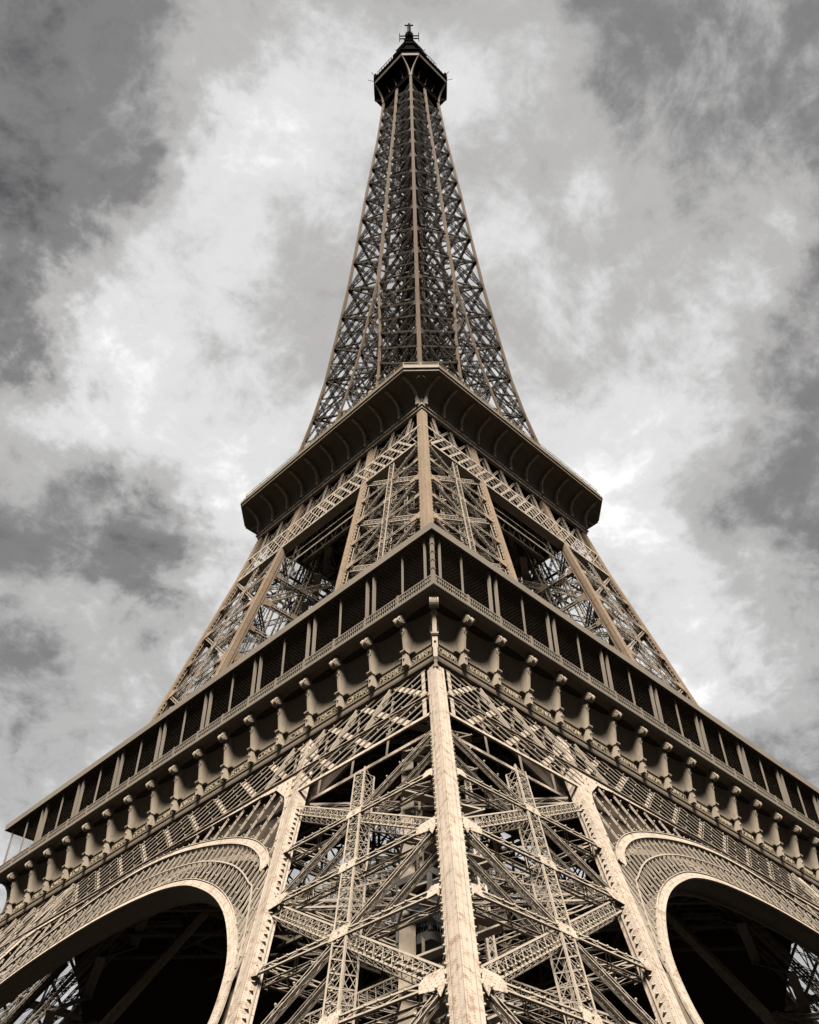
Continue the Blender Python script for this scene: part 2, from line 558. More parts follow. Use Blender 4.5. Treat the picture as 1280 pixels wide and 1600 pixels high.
def build_leg_section(part_name, z0, z1, Wf, pw, levels, mats, fine, lamps, ridge_cap=True, lampfn=None):
    """One of the four legs: corner posts, and on every face horizontals, cross diagonals and a middle column."""
    mpost, miron = mats
    part = empty(part_name, tower)
    zs = sorted(set([z0, z1] + [z for z in PZ if z0 < z < z1]))
    for (ix, iy) in ((0, 0), (1, 0), (0, 1), (1, 1)):
        mb = MB()
        sx = 1 if ix == 0 else -1
        sy = 1 if iy == 0 else -1
        for za, zb in zip(zs[:-1], zs[1:]):
            A = corner(ix, iy, za, Wf); B = corner(ix, iy, zb, Wf)
            o = V(sx * pw / 2, sy * pw / 2, 0)
            mb.bar(A + o, B + o, pw, pw, V(1, 0, 0))
            if ridge_cap:
                cw = pw * .58
                q = .035
                # cover plates lapped over the outer arris, and a flange angle at the plate's edge
                mb.bar(A + V(sx * (cw / 2 - q), -sy * q / 2, 0), B + V(sx * (cw / 2 - q), -sy * q / 2, 0), cw, q, V(1, 0, 0))
                mb.bar(A + V(-sx * q / 2, sy * (cw / 2), 0), B + V(-sx * q / 2, sy * (cw / 2), 0), q, cw, V(1, 0, 0))
                q2 = .07
                mb.bar(A + V(sx * (cw + .05), -sy * q2 / 2, 0), B + V(sx * (cw + .05), -sy * q2 / 2, 0), .07, q2, V(1, 0, 0))
                mb.bar(A + V(-sx * q2 / 2, sy * (cw + .05), 0), B + V(-sx * q2 / 2, sy * (cw + .05), 0), q2, .07, V(1, 0, 0))
        mb.build('corner_post', mpost, part)
    for fi, fc in enumerate(FACES):
        a, b, _ = fc
        mb = MB()
        outer = fi < 2
        n = face_normal(fc, z0, z1, Wf)

        def pa(z):
            p = corner(*a, z, Wf); q = corner(*b, z, Wf); return p + unit(q - p) * pw

        def pb(z):
            p = corner(*a, z, Wf); q = corner(*b, z, Wf); return q - unit(q - p) * pw
        ins = -n * .12

        def gprism(p_, n_, t_):
            mb.cur = 1
            mb.prism(p_, n_, t_)
            mb.cur = 0
        for i, (zl, zh) in enumerate(zip(levels[:-1], levels[1:])):
            zm = (zl + zh) / 2
            for z, big in ((zl, True), (zm, False)):
                if z < z0 or z > z1:
                    continue
                A = pa(z) + ins; B = pb(z) + ins
                girder(mb, A, B, n, .5, .9 if fine else .8, pitch=1.25, ch=.11, lw=.06, front='z', side='z')
                # deep bottom flange plate
                up = unit(np.cross(B - A, n)); up = up if up[2] > 0 else -up
                if outer and lampfn:
                    lamp_row(A, B, n, lampfn * 1.15, ends=2.2)
                # gusset plates where horizontals and diagonals meet the posts
                for P, Q in ((A, B), (B, A)):
                    e = unit(Q - P); g = .78 if big else .45
                    pts = [P - up * 1.25 * g - e * .05, P + e * .35 * g - up * .75 * g, P + e * 1.7 * g - up * .42, P + e * 2.0 * g + up * .1,
                           P + e * 1.8 * g + up * .42, P + e * .5 * g + up * .75 * g, P + up * 1.35 * g - e * .05]
                    gprism([p + n * .05 for p in pts], n, .03)
                C_ = (A + B) / 2
                e = unit(B - A)
                gprism([C_ + e * x + up * y + n * .055 for x, y in ((-.75, -.35), (.55, -.45), (.75, .35), (-.55, .45))], n, .03)
            A0 = pa(max(zl, z0)) + ins; B1 = pb(zh) + ins; A1 = pa(zh) + ins; B0 = pb(max(zl, z0)) + ins
            # rising diagonal: a battened box girder
            girder(mb, A0 - n * .25, B1 - n * .25, n, .82 if fine else .75, .75, pitch=1.0, ch=.10, lw=.045, front='xv', side='x')
            if not outer:
                continue
            # falling diagonal: two slim lattice girders one behind the other
            girder(mb, A1 - n * .06, B0 - n * .06, n, .40, .3, pitch=.7, ch=.075, lw=.04, front='z', side='z')
            if fi < 2:
                girder(mb, A1 - n * .95, B0 - n * .95, n, .36, .3, pitch=.7, ch=.08, lw=.04, front='z', side='z')
            if outer and lampfn:
                lamp_row(A0 - V(0, 0, .3), B1 - V(0, 0, .3), n, lampfn * .75, off=.0, ends=2.2)
                lamp_row(A1, B0, n, lampfn * 1.9, off=.1)
            # half diagonals to the middle column
            Mm = (pa(zm) + pb(zm)) / 2 + ins
        # middle column
        za, zb = max(levels[0], z0), min(levels[-1], z1)
        A = (pa(za) + pb(za)) / 2 - n * .1; B = (pa(zb) + pb(zb)) / 2 - n * .1
        if outer:
            girder(mb, A, B, n, .95 if fine else .85, 1.0, pitch=1.05, ch=.10, lw=.05, front='xv', side='x')
        if outer and lampfn:
            lamp_row(A, B, n, lampfn * 1.2, off=.08)
            for f in (pa, pb):
                lamp_row(f(za), f(zb), n, lampfn, off=.03)
        # short lacing bars fringing the posts' inner edges
        for f, g in ((pa, pb), (pb, pa)):
            P0 = f(za); P1 = f(zb); e = unit(g(za) - f(za))
            k = int(np.linalg.norm(P1 - P0) / .7)
            for i in range(k):
                p = P0 + (P1 - P0) * ((i + .5) / k) - n * .35
                mb.bar(p, p + e * .16 - n * .1, .07, .5, unit(P1 - P0))
            mb.bar(P0 + e * .2 - n * .5, P1 + e * .2 - n * .5, .05, .12, n)
        mb.build('cross_bracing', [miron, mpost], part)
    # floors of bracing inside the leg
    mb = MB()
    zin = [z for z in np.arange(levels[0], z1, (levels[1] - levels[0]) / 2) if z > z0]
    for z in zin[::2]:
        c = [corner(0, 0, z, Wf), corner(1, 0, z, Wf), corner(1, 1, z, Wf), corner(0, 1, z, Wf)]
        for p, q in ((0, 2), (1, 3)):
            dq = unit(c[q] - c[p]) * 1.7 + V(0, 0, .1 * p)
            girder(mb, c[p] + dq, c[q] - dq, V(0, 0, -1), .5, .5, pitch=1.2, ch=.11, lw=.05, front='x', side='z')
    mid = [corner(0, 0, z, Wf) * .5 + corner(1, 1, z, Wf) * .5 for z in (z0, z1)]
    # lift track rails and stair flights climbing through the leg
    for dx, dy in ((-1.6, 1.6), (1.6, -1.6), (3, 1), (1, 3)):
        o = V(dx, dy, 0)
        girder(mb, mid[0] + o, mid[1] + o, V(-.6, -.6, .4), .5, .7, pitch=1.1, ch=.12, lw=.06, front='x', side='z')
    zz = z0
    k = 0
    while zz < z1 - 3:
        t0 = (zz - z0) / (z1 - z0); t1 = (zz + 2.6 - z0) / (z1 - z0)
        c0 = mid[0] * (1 - t0) + mid[1] * t0; c1 = mid[0] * (1 - t1) + mid[1] * t1
        sgn = 1 if k % 2 else -1
        mb.bar(c0 + V(3.2 + 1.4 * sgn, 3.2 - 1.4 * sgn, 0), c1 + V(3.2 - 1.4 * sgn, 3.2 + 1.4 * sgn, 0), 1.0, .12, V(1, 1, 0))
        mb.bar(c0 + V(-2.6 + 1.8 * sgn, -2.6 - 1.8 * sgn, 0), c1 + V(-2.6 - 1.8 * sgn, -2.6 + 1.8 * sgn, 0), .9, .1, V(1, 1, 0))
        zz += 2.6; k += 1
    mb.build('inner_bracing', miron, part)
    return part


leg = build_leg_section('lower_leg', GROUND_Z + 4, 56.0, W1, .90, [10.2, 20.6, 31.0, 41.4], (M_POST, M_IRON), True, True, lampfn=.62)
# masonry footing of the leg
zc = GROUND_Z
c = (corner(0, 0, 8, W1) + corner(1, 1, 8, W1)) / 2
for sx in (-1, 1):
    for sy in (-1, 1):
        mb = MB()
        p = V(c[0] + sx * 7.6, c[1] + sy * 7.6, 0)
        r = []
        for z, s_ in ((zc - .6, 3.2), (zc + 1.2, 3.2), (zc + 1.2, 2.9), (zc + 4.2, 1.7)):
            r.append([V(p[0] + a * s_, p[1] + b * s_, z) for a, b in ((-1, -1), (1, -1), (1, 1), (-1, 1))])
        mb.loft(r)
        mb.build('footing', M_STONE, leg)
mb = MB()
A = V(-35.85, -32.73, 37.90); B = V(-45.05, -41.95, 20.62)
d = unit(A - B)
mb.bar(B - d * 10, A + d * 14, .85, .85, V(1, -1, 0))
mb.bar(B - d * 10 + V(.3, -.3, 0) * 1.9, A + d * 14 + V(.3, -.3, 0) * 1.9, .16, .3, V(1, -1, 0))
mb.build('lift_rail', M_FRIEZE, leg)
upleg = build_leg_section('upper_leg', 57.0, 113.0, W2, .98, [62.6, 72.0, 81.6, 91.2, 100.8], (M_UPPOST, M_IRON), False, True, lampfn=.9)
shaft_lv = [115.6, 125.7, 137.9, 148.7, 158.5, 168.7, 178.5, 188.4, 197.5, 206.4, 215.0, 223.2, 230.5, 238.1, 245.8, 251.5, 257.9, 263.5]


def build_shaft_quarter():
    part = empty('shaft_quarter', tower)
    pw = .48
    zs = sorted(set([113.0, 268.0] + [z for z in PZ + [150, 170] if 113 < z < 268]))
    for (ix, iy) in ((0, 0), (1, 0), (0, 1), (1, 1)):
        mb = MB()
        sx = 1 if ix == 0 else -1; sy = 1 if iy == 0 else -1
        w = pw if (ix, iy) == (0, 0) else .34
        zz = zs if (ix, iy) != (1, 1) else [z for z in zs if z <= 170]
        pts = [corner(ix, iy, z, W3) + V(sx * w / 2, sy * w / 2, 0) for z in zz]
        mb.sweep(pts, [V(1, 0, 0)] * len(pts), [V(0, 1, 0)] * len(pts), w, w)
        if (ix, iy) == (0, 0):
            for o, s_ in ((V(.16, -.02, 0), 0), (V(-.02, .16, 0), 1)):
                p2 = [corner(0, 0, z, W3) + o for z in zz]
                mb.sweep(p2, [V(1, 0, 0)] * len(pts), [V(0, 1, 0)] * len(pts), .34 if s_ == 0 else .04, .04 if s_ == 0 else .34)
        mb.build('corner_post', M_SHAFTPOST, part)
    for fi, fc in enumerate(FACES):
        a, b, _ = fc
        mb = MB()
        for zl, zh in zip(shaft_lv[:-1], shaft_lv[1:]):
            if fi >= 2 and zl > 168:
                continue
            n = face_normal(fc, zl, zh, W3)
            A0 = corner(*a, zl, W3); B0 = corner(*b, zl, W3); A1 = corner(*a, zh, W3); B1 = corner(*b, zh, W3)
            e = unit(B0 - A0)
            ins = -n * .06
            k = 1.0 if zl < 170 else .8
            girder(mb, A0 + e * .4 + ins, B0 - e * .25 + ins, n, .45 * k, .6 * k, pitch=1.0, ch=.09, lw=.05, front='z', side='x')
            # twin diagonals each way
            for dz in ((0, 1) if fi < 2 else (0,)):
                girder(mb, A0 + e * .4 + ins - n * .35 * dz, B1 - e * .25 + ins - n * .35 * dz, n, .26 * k, .22, pitch=.75, ch=.055, lw=.035, front='z', side='z')
                girder(mb, A1 + e * .4 + ins - n * (.12 + .35 * dz), B0 - e * .25 + ins - n * (.12 + .35 * dz), n, .26 * k, .22, pitch=.75, ch=.055, lw=.035, front='z', side='z')
            zm = (zl + zh) / 2
            if zh - zl > 6:
                Am = corner(*a, zm, W3); Bm = corner(*b, zm, W3)
                if zl < 160:
                    # a lighter lattice of half panels
                    M0 = (A0 + B0) / 2; M1 = (A1 + B1) / 2
                    for p, q in ((M0, Am), (M0, Bm), (M1, Am), (M1, Bm)):
                        girder(mb, p + ins * 3, q + ins * 3, n, .26, .25, pitch=.6, ch=.06, lw=.04, front='z', side='z')
            # knee gussets
            mb.prism([A0 + e * .4 + n * .02, A0 + e * 1.2 + n * .02 + V(0, 0, .2), A0 + e * .4 + n * .02 + V(0, 0, .9)], n, .03)
            mb.prism([A0 + e * .4 + n * .02, A0 + e * 1.2 + n * .02 - V(0, 0, .2), A0 + e * .4 + n * .02 - V(0, 0, .9)], n, .03)
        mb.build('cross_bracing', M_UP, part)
    # bracing across the gap to the neighbouring quarter, on the outer face
    mb = MB()
    for zl, zh in zip(shaft_lv[:-1], shaft_lv[1:]):
        if zl > 160:
            break
        A0 = corner(1, 0, zl, W3); A1 = corner(1, 0, zh, W3)
        B0 = V(-A0[0], A0[1], zl); B1 = V(-A1[0], A1[1], zh)
        n = V(0, -1, .1)
        girder(mb, A0 - n * .1, B0 - n * .1, n, .5, .7, pitch=.9, ch=.11, lw=.06, front='z', side='x')
        girder(mb, A0 - n * .2, B1 - n * .2, n, .4, .4, pitch=.7, ch=.08, lw=.05, front='z', side='z')
        girder(mb, A1 - n * .35, B0 - n * .35, n, .4, .4, pitch=.7, ch=.08, lw=.05, front='z', side='z')
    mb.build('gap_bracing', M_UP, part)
    return part


shaft = build_shaft_quarter()
for p in (leg, upleg, shaft):
    for k in (1, 2, 3):
        copy_tree(p, k * math.pi / 2, tower)

# core of the shaft: lift guides, landings, stairs
core = empty('shaft_core', tower)
mb = MB()
for x in (-1, 1):
    for y in (-1, 1):
        for k in (1.0, 2.6):
            kk = lambda z: k * (1.0 if z < 200 else .8)
            girder(mb, V(x * k, y * k, 115), V(x * k * .8, y * k * .8, 272), V(-x, -y, 0), .5, .5, pitch=1.0, ch=.1, lw=.06, front='x', side='x')
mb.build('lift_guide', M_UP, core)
mb = MB()
for i, z in enumerate(shaft_lv):
    s = min(3.4, H(z) * .5)
    for q in np.linspace(-s, s, 5):
        mb.bar(V(q, -s, z), V(q, s, z), .2, .35, V(1, 0, 0))
        mb.bar(V(-s, q, z + .37), V(s, q, z + .37), .2, .35, V(0, 1, 0))
    if i < len(shaft_lv) - 1:
        z2 = shaft_lv[i + 1]
        zz = z; t = 0
        while zz < z2 - 1.5:
            sg = 1 if t % 2 else -1
            mb.bar(V(-1.8, -1.8 * sg, zz), V(-1.8, 1.8 * sg, min(zz + 2.2, z2)), .9, .12, V(1, 0, 0))
            mb.bar(V(1.8, 1.8 * sg, zz), V(1.8, -1.8 * sg, min(zz + 2.2, z2)), .9, .12, V(1, 0, 0))
            zz += 2.2; t += 1
        h1 = H(z) - .8; h2 = H(z2) - .8
        for x in (-1, 1):
            for y in (-1, 1):
                mb.bar(V(x * h1, y * h1, z), V(-x * s * .5, y * s, z), .3, .3, V(0, 0, 1))
                mb.bar(V(x * h1, y * h1, z + .4), V(x * s, -y * s * .5, z + .4), .3, .3, V(0, 0, 1))
mb.build('landing', M_UP, core)


# ------------------------------------------------------------------ sides of the tower
def T(side):
    """map (along, out, z) to the world: along runs away from the near corner's side"""
    if side == 'R':
        return lambda a, o, z: V(a, -o, z)
    return lambda a, o, z: V(-o, a, z)


def side_axes(side):
    if side == 'R':
        return V(1, 0, 0), V(0, -1, 0)
    return V(0, 1, 0), V(-1, 0, 0)


SLOPE = (PH[0] - PH[1]) / 57.0


def belt(side):
    """deep lattice girder that ties the legs under the first gallery"""
    P = T(side)
    ax, on = side_axes(side)
    n = unit(on + V(0, 0, SLOPE))
    part = empty('belt_girder', tower)
    zt, zm, zb = 52.2, 46.5, 43.5
    fl = MB()
    F = lambda a, z, o=0.0: P(a, H(z) + .02, z) + n * o
    up = unit(F(0, 50) - F(0, 45))
    e = lambda z: H(z) - .9
    # flanges
    for z, w, t in ((zt - .25, .5, .12), (zm, .5, .14), (zm - .05, .1, .5)):
        fl.bar(F(-e(z), z, -.05), F(e(z), z, -.05), w, t, up)
    for s_ in (-1, 1):
        h = H(zb)
        fl.bar(F(s_ * (h - .9), zb, -.03), F(s_ * (h - 15.6), zb, -.03), .42, .14, up)
    # back flanges
    dep = 2.4
    for z in (zt - .25, zm, ):
        fl.bar(F(-e(z), z, -dep), F(e(z), z, -dep), .5, .12, up)
    fl.build('flange', M_POST, part)
    mb = MB()
    # wide flats falling towards the near corner, vertical fins, thin twin diagonals the other way
    pitch = 3.87
    a = -H(zt) - 8
    rise = -1.13
    tw = MB()
    k = 0

    def clipseg(a0, z0, a1, z1):
        """keep the part of a face segment that lies between the posts and above the chord that applies there"""
        pts = []
        N = 24
        for i in range(N + 1):
            t = i / N
            aa = a0 + (a1 - a0) * t; zz = z0 + (z1 - z0) * t
            h = H(zz)
            inleg = abs(aa) > h - 15.5
            ok = abs(aa) < h - .85 and (zz >= zm or inleg)
            pts.append((ok, aa, zz))
        run = [p for p in pts if p[0]]
        if len(run) < 3:
            return None
        return run[0][1:], run[-1][1:]
    for i in range(-4, 24):
        at = -34.8 + pitch * i + 1.9
        # flats
        r = clipseg(at, zt - .5, at + rise * (zt - zb), zb + .2)
        if r:
            (p0, p1) = r
            mb.cur = 1  # lighter post paint makes the flats look sunlit
            mb.bar(F(*p0, -.04), F(*p1, -.04), .5 if p0[0] < -H(zt) + 15.5 + 8 else .34, .03, ax)
            mb.cur = 0
            LAMPS.extend([F(p0[0] * (1 - t) + p1[0] * t, p0[1] * (1 - t) + p1[1] * t, .1) + ax * .35 for t in np.linspace(.12, .9, 7)])
        # twin diagonals the other way
        for off in (-.12, .12, pitch / 2 - .12, pitch / 2 + .12):
            r = clipseg(at + off, zt - .5, at + off - rise * (zt - zb), zb + .2)
            if r:
                mb.bar(F(*r[0], .05), F(*r[1], .05), .075, .07, ax)
        r = clipseg(at + pitch / 2, zt - .5, at + pitch / 2 - rise * (zt - zb), zb + .2)
        if r:
            p0, p1 = r
            LAMPS.extend([F(p0[0] * (1 - t) + p1[0] * t, p0[1] * (1 - t) + p1[1] * t, .12) + ax * .3 for t in np.linspace(.1, .9, 6)])
        # vertical fins
        av = at + .35
        hz = H(zt)
        if hz - 16.5 < abs(av) < hz - 1.4:
            sc = av  # plumb in elevation
            mb.bar(F(sc, zt - .5, -.02), F(sc, zm + .2, -.02), .1, .42, ax)
            # cross frames to the back layer
            mb.bar(F(sc, zt - .6, -.3), F(sc, zm + .2, -dep), .08, .14, ax)
            mb.bar(F(sc, zm + .2, -.3), F(sc, zt - .6, -dep), .08, .14, ax)
    # continuous light stringers of the lattice
    # posts at the belt's ends
    for s_ in (-1, 1):
        mb.bar(F(s_ * (H(zt) - 1.3), zt, .03), F(s_ * (H(zb) - 1.3), zb, .03), .30, .05, ax)
    mb.build('lattice', [M_IRON, M_POST], part)
    # dark sheet standing in for shaded floor girders behind the belt
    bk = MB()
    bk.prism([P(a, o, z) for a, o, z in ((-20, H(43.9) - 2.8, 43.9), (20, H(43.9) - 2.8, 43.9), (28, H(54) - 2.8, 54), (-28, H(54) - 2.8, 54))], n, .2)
    bk.build('shade_backing', M_DARK, part)
    return part


INTR = [(32.6, 21.8), (32.0, 24.0), (30.3, 27.0), (27.9, 29.8), (24.9, 32.6), (21.3, 35.2), (17.2, 37.5), (14.0, 38.9), (9.9, 40.05), (5.0, 40.75), (0, 41.0)]
EXTR = [(26.5, 35.0), (25.6, 36.2), (24.4, 37.3), (22.0, 39.0), (18.8, 40.7), (15.2, 42.2), (11.5, 43.5), (7.3, 44.7), (3.5, 45.4), (0, 45.65)]


def smooth_curve(pts, n):
    """Catmull-Rom through pts, resampled evenly"""
    p = [V(*q) for q in pts]
    p = [2 * p[0] - p[1]] + p + [V(-p[-2][0], p[-2][1])]
    out = []
    for i in range(1, len(p) - 2):
        for t in np.linspace(0, 1, 12, endpoint=False):
            a, b, c_, d = p[i - 1:i + 3]
            out.append(.5 * ((2 * b) + (c_ - a) * t + (2 * a - 5 * b + 4 * c_ - d) * t * t + (3 * b - a - 3 * c_ + d) * t ** 3))
    out.append(p[-2])
    out = np.array(out)
    s = np.concatenate([[0], np.cumsum(np.linalg.norm(np.diff(out, axis=0), axis=1))])
    u = np.linspace(0, s[-1], n)
    return np.stack([np.interp(u, s, out[:, k]) for k in range(2)], 1)


def arch(side):
    P = T(side)
    ax, on = side_axes(side)
    n = unit(on + V(0, 0, SLOPE))
    part = empty('arch', tower)
    F = lambda a, z, o=0.0: P(a, H(z), z) + n * o
    ci = [(32.8, 8.9), (32.9, 15), (32.85, 19.5)] + INTR
    # leg foot: the intrados runs on beside the inner chord
    ih = smooth_curve(ci, 70)
    ih = np.concatenate([ih * [-1, 1], ih[::-1][1:]])
    eh = smooth_curve(EXTR, 50)
    eh = np.concatenate([eh * [-1, 1], eh[::-1][1:]])

    def ring(mb, curve, w, t, o):
        p = np.array([F(a, z, o) for a, z in curve])
        tg = np.gradient(p, axis=0)
        sv = [unit(np.cross(n, unit(t_))) for t_ in tg]
        mb.sweep(list(p), sv, [n] * len(p), w, t)
        return p, sv
    fl = MB()
    ring(fl, ih, .62, .10, .05)
    p, sv = ring(fl, eh, .62, .10, .06)
    # edge angles of the two flanges
    for cv, o in ((ih, .12), (eh, .13)):
        q = np.array([F(a, z, o) for a, z in cv]); tg = np.gradient(q, axis=0)
        s2 = [unit(np.cross(n, unit(t_))) for t_ in tg]
        for k in (-.3, .3):
            fl.sweep([a + b * k for a, b in zip(q, s2)], s2, [n] * len(q), .05, .09)
    fl.build('arch_flange', M_POST, part)
    so = MB()
    D = 1.6
    q = np.array([F(a, z, -D / 2) for a, z in ih]); tg = np.gradient(q, axis=0)
    s2 = [unit(np.cross(n, unit(t_))) for t_ in tg]
    so.sweep(list(q + np.array(s2) * .22), s2, [n] * len(q), .06, D)
    ring(so, ih, .6, .08, -D)
    ring(so, eh, .6, .08, -D)
    so.build('soffit', M_FRIEZE, part)
    # radial fan between the rings
    mb = MB()
    fi = lambda u: np.array([np.interp(u, np.linspace(0, 1, len(fin)), fin[:, k]) for k in range(2)])
    sel = ih[(ih[:, 1] > 24.5)]
    L = np.concatenate([[0], np.cumsum(np.linalg.norm(np.diff(sel, axis=0), axis=1))])
    NR = 70
    us = np.linspace(0, L[-1], NR)
    lim0 = lambda z: H(z) - 15.4
    foot = np.array([(lim0(z), z) for z in np.linspace(28.0, 36.4, 9)])
    half = np.concatenate([foot, smooth_curve(EXTR, 50)[2:]])
    ef = np.concatenate([half * [-1, 1], half[::-1][1:]])
    Le = np.concatenate([[0], np.cumsum(np.linalg.norm(np.diff(ef, axis=0), axis=1))])
    ue = np.linspace(0, Le[-1], NR)
    pi = [np.array([np.interp(u, L, sel[:, k]) for k in range(2)]) for u in us]
    pe = [np.array([np.interp(u, Le, ef[:, k]) for k in range(2)]) for u in ue]
    mid = [a * .48 + b * .52 for a, b in zip(pi, pe)]
    for i in range(NR):
        a, b = pi[i], pe[i]
        mb.bar(F(*a, -.02), F(*b, -.02), .075, .10, ax)
        if i < NR - 1:
            a2, b2 = pi[i + 1], pe[i + 1]
            rad = unit(F(*b) - F(*a))
            mb.bar(F(*mid[i], .06), F(*mid[i + 1], .06), .11, .05, rad)
            # twin bar, and small collars tying the bars together
            for q0, q1 in ((a, mid[i + 1]), (a2, mid[i]), (mid[i], b2), (mid[i + 1], b)):
                mb.bar(F(*q0, -.1), F(*q1, -.1), .035, .02, ax)
        # little scroll plates at the middle ring
        if i % 1 == 0:
            m_ = mid[i]; d = unit(b - a)
            for t in (.24, .76):
                q0 = a * (1 - t) + b * t
                LAMPS.append(F(*q0, .1)) if i % 2 == 0 else None
    for cv in (ih[ih[:, 1] > 26], eh):
        for i in range(0, len(cv), 2):
            LAMPS.append(F(cv[i][0], cv[i][1] + (.45 if cv is eh else .5), .1))
    mb.build('fan_lattice', M_IRON, part)
    # spandrel plates between extrados, leg chord and belt, with round-cornered openings
    for s_ in (-1, 1):
        sp = MB()
        # stiffening bars of the spandrel
        za = lambda a: float(np.interp(abs(a), [q[0] for q in EXTR][::-1], [q[1] for q in EXTR][::-1]))
        prev = None
        for a in np.arange(8.5, 25.6, 2.1):
            z0 = za(a)
            z1 = min(46.4, 46.4)
            h_in = H(z1) - 15.4
            # bars lean like the belt's flats; stop at the leg chord
            a1 = min(a, 25)
            lim = lambda z: H(z) - 15.35
            ztop = 46.3
            if a > lim(46.3):
                # chord position where a == lim(z)
                ztop = np.interp(a, [lim(46.3), lim(36)], [46.3, 36])
            if ztop - z0 > .5:
                sp.bar(F(s_ * a, z0 + .2, -.15), F(s_ * a, ztop - .1, -.15), .12, .14, ax)
                for q in np.linspace(z0 + .5, ztop - .4, max(2, int((ztop - z0) / .9))):
                    LAMPS.append(F(s_ * (a + .2), q, .1))
            # rounded corner plates top and bottom of the opening
        # curved fillet along the belt and chord
        pts = []
        lim = lambda z: H(z) - 15.35
        outer = [(lim(z), z) for z in np.linspace(37.0, 46.3, 8)] + [(a, 46.3) for a in np.linspace(lim(46.3) - .5, 6.5, 12)]
        inner = []
        for a, z in outer:
            k = .55
            inner.append((a, z))
        cen = V(15.0, 44.0)
        o_pts = [V(*q) for q in outer]
        i_pts = []
        for q in o_pts:
            d = cen - q
            # thicker in the corner, thin at the ends
            dc = np.linalg.norm(q - V(lim(46.3), 46.3))
            wd = .35 + 1.5 * math.exp(-(dc / 2.4) ** 2)
            i_pts.append(q + unit(d) * wd)
        vs = []
        for q, r in zip(o_pts, i_pts):
            for w_, o in ((q, .04), (r, .04), (r, -.02), (q, -.02)):
                vs.append(F(s_ * w_[0], w_[1], o))
        fs = []
        for i in range(len(o_pts) - 1):
            for k in range(4):
                r_ = (k + 1) % 4
                fs.append((i * 4 + k, i * 4 + r_, i * 4 + 4 + r_, i * 4 + 4 + k))
        sp.poly(vs, fs)
        sp.build('spandrel_plate', M_POST, part)
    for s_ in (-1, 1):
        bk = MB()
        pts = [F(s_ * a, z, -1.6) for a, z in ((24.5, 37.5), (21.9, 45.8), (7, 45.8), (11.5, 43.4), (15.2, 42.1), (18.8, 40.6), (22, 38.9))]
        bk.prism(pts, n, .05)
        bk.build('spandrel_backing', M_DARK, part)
    return part


NAMES = {'R': "CAUCHY BELGRAND REGNAULT FRESNEL DE_PRONY VICAT EBELMEN COULOMB POINSOT FOUCAULT DELAUNAY MORIN HAUY COMBES THENARD ARAGO POISSON MONGE".split(),
         'L': "STURM PERRIER GIFFARD TRIGER CAIL CORIOLIS BECQUEREL BROCA JOUSSELIN GOUIN DE_DION BARRAL BERTHIER LE_CHATELIER SCHNEIDER FIZEAU GAY-LUSSAC JAMIN".split()}


def text_mesh(txt, size, depth):
    cu = bpy.data.curves.new('lettering', 'FONT')
    cu.body = txt
    cu.size = size
    cu.extrude = depth
    cu.align_x = 'CENTER'
    cu.resolution_u = 2
    cu.space_character = 1.15
    ob = bpy.data.objects.new('lettering', cu)
    me = bpy.data.meshes.new_from_object(ob)
    bpy.data.objects.remove(ob)
    bpy.data.curves.remove(cu)
    return me


BAY = 3.867
G_Z, G_H = 57.7, 35.35       # top of the cornice, its half width
R_Z0, R_Z1 = 63.35, 64.06    # canopy fascia
FR_O = 33.8


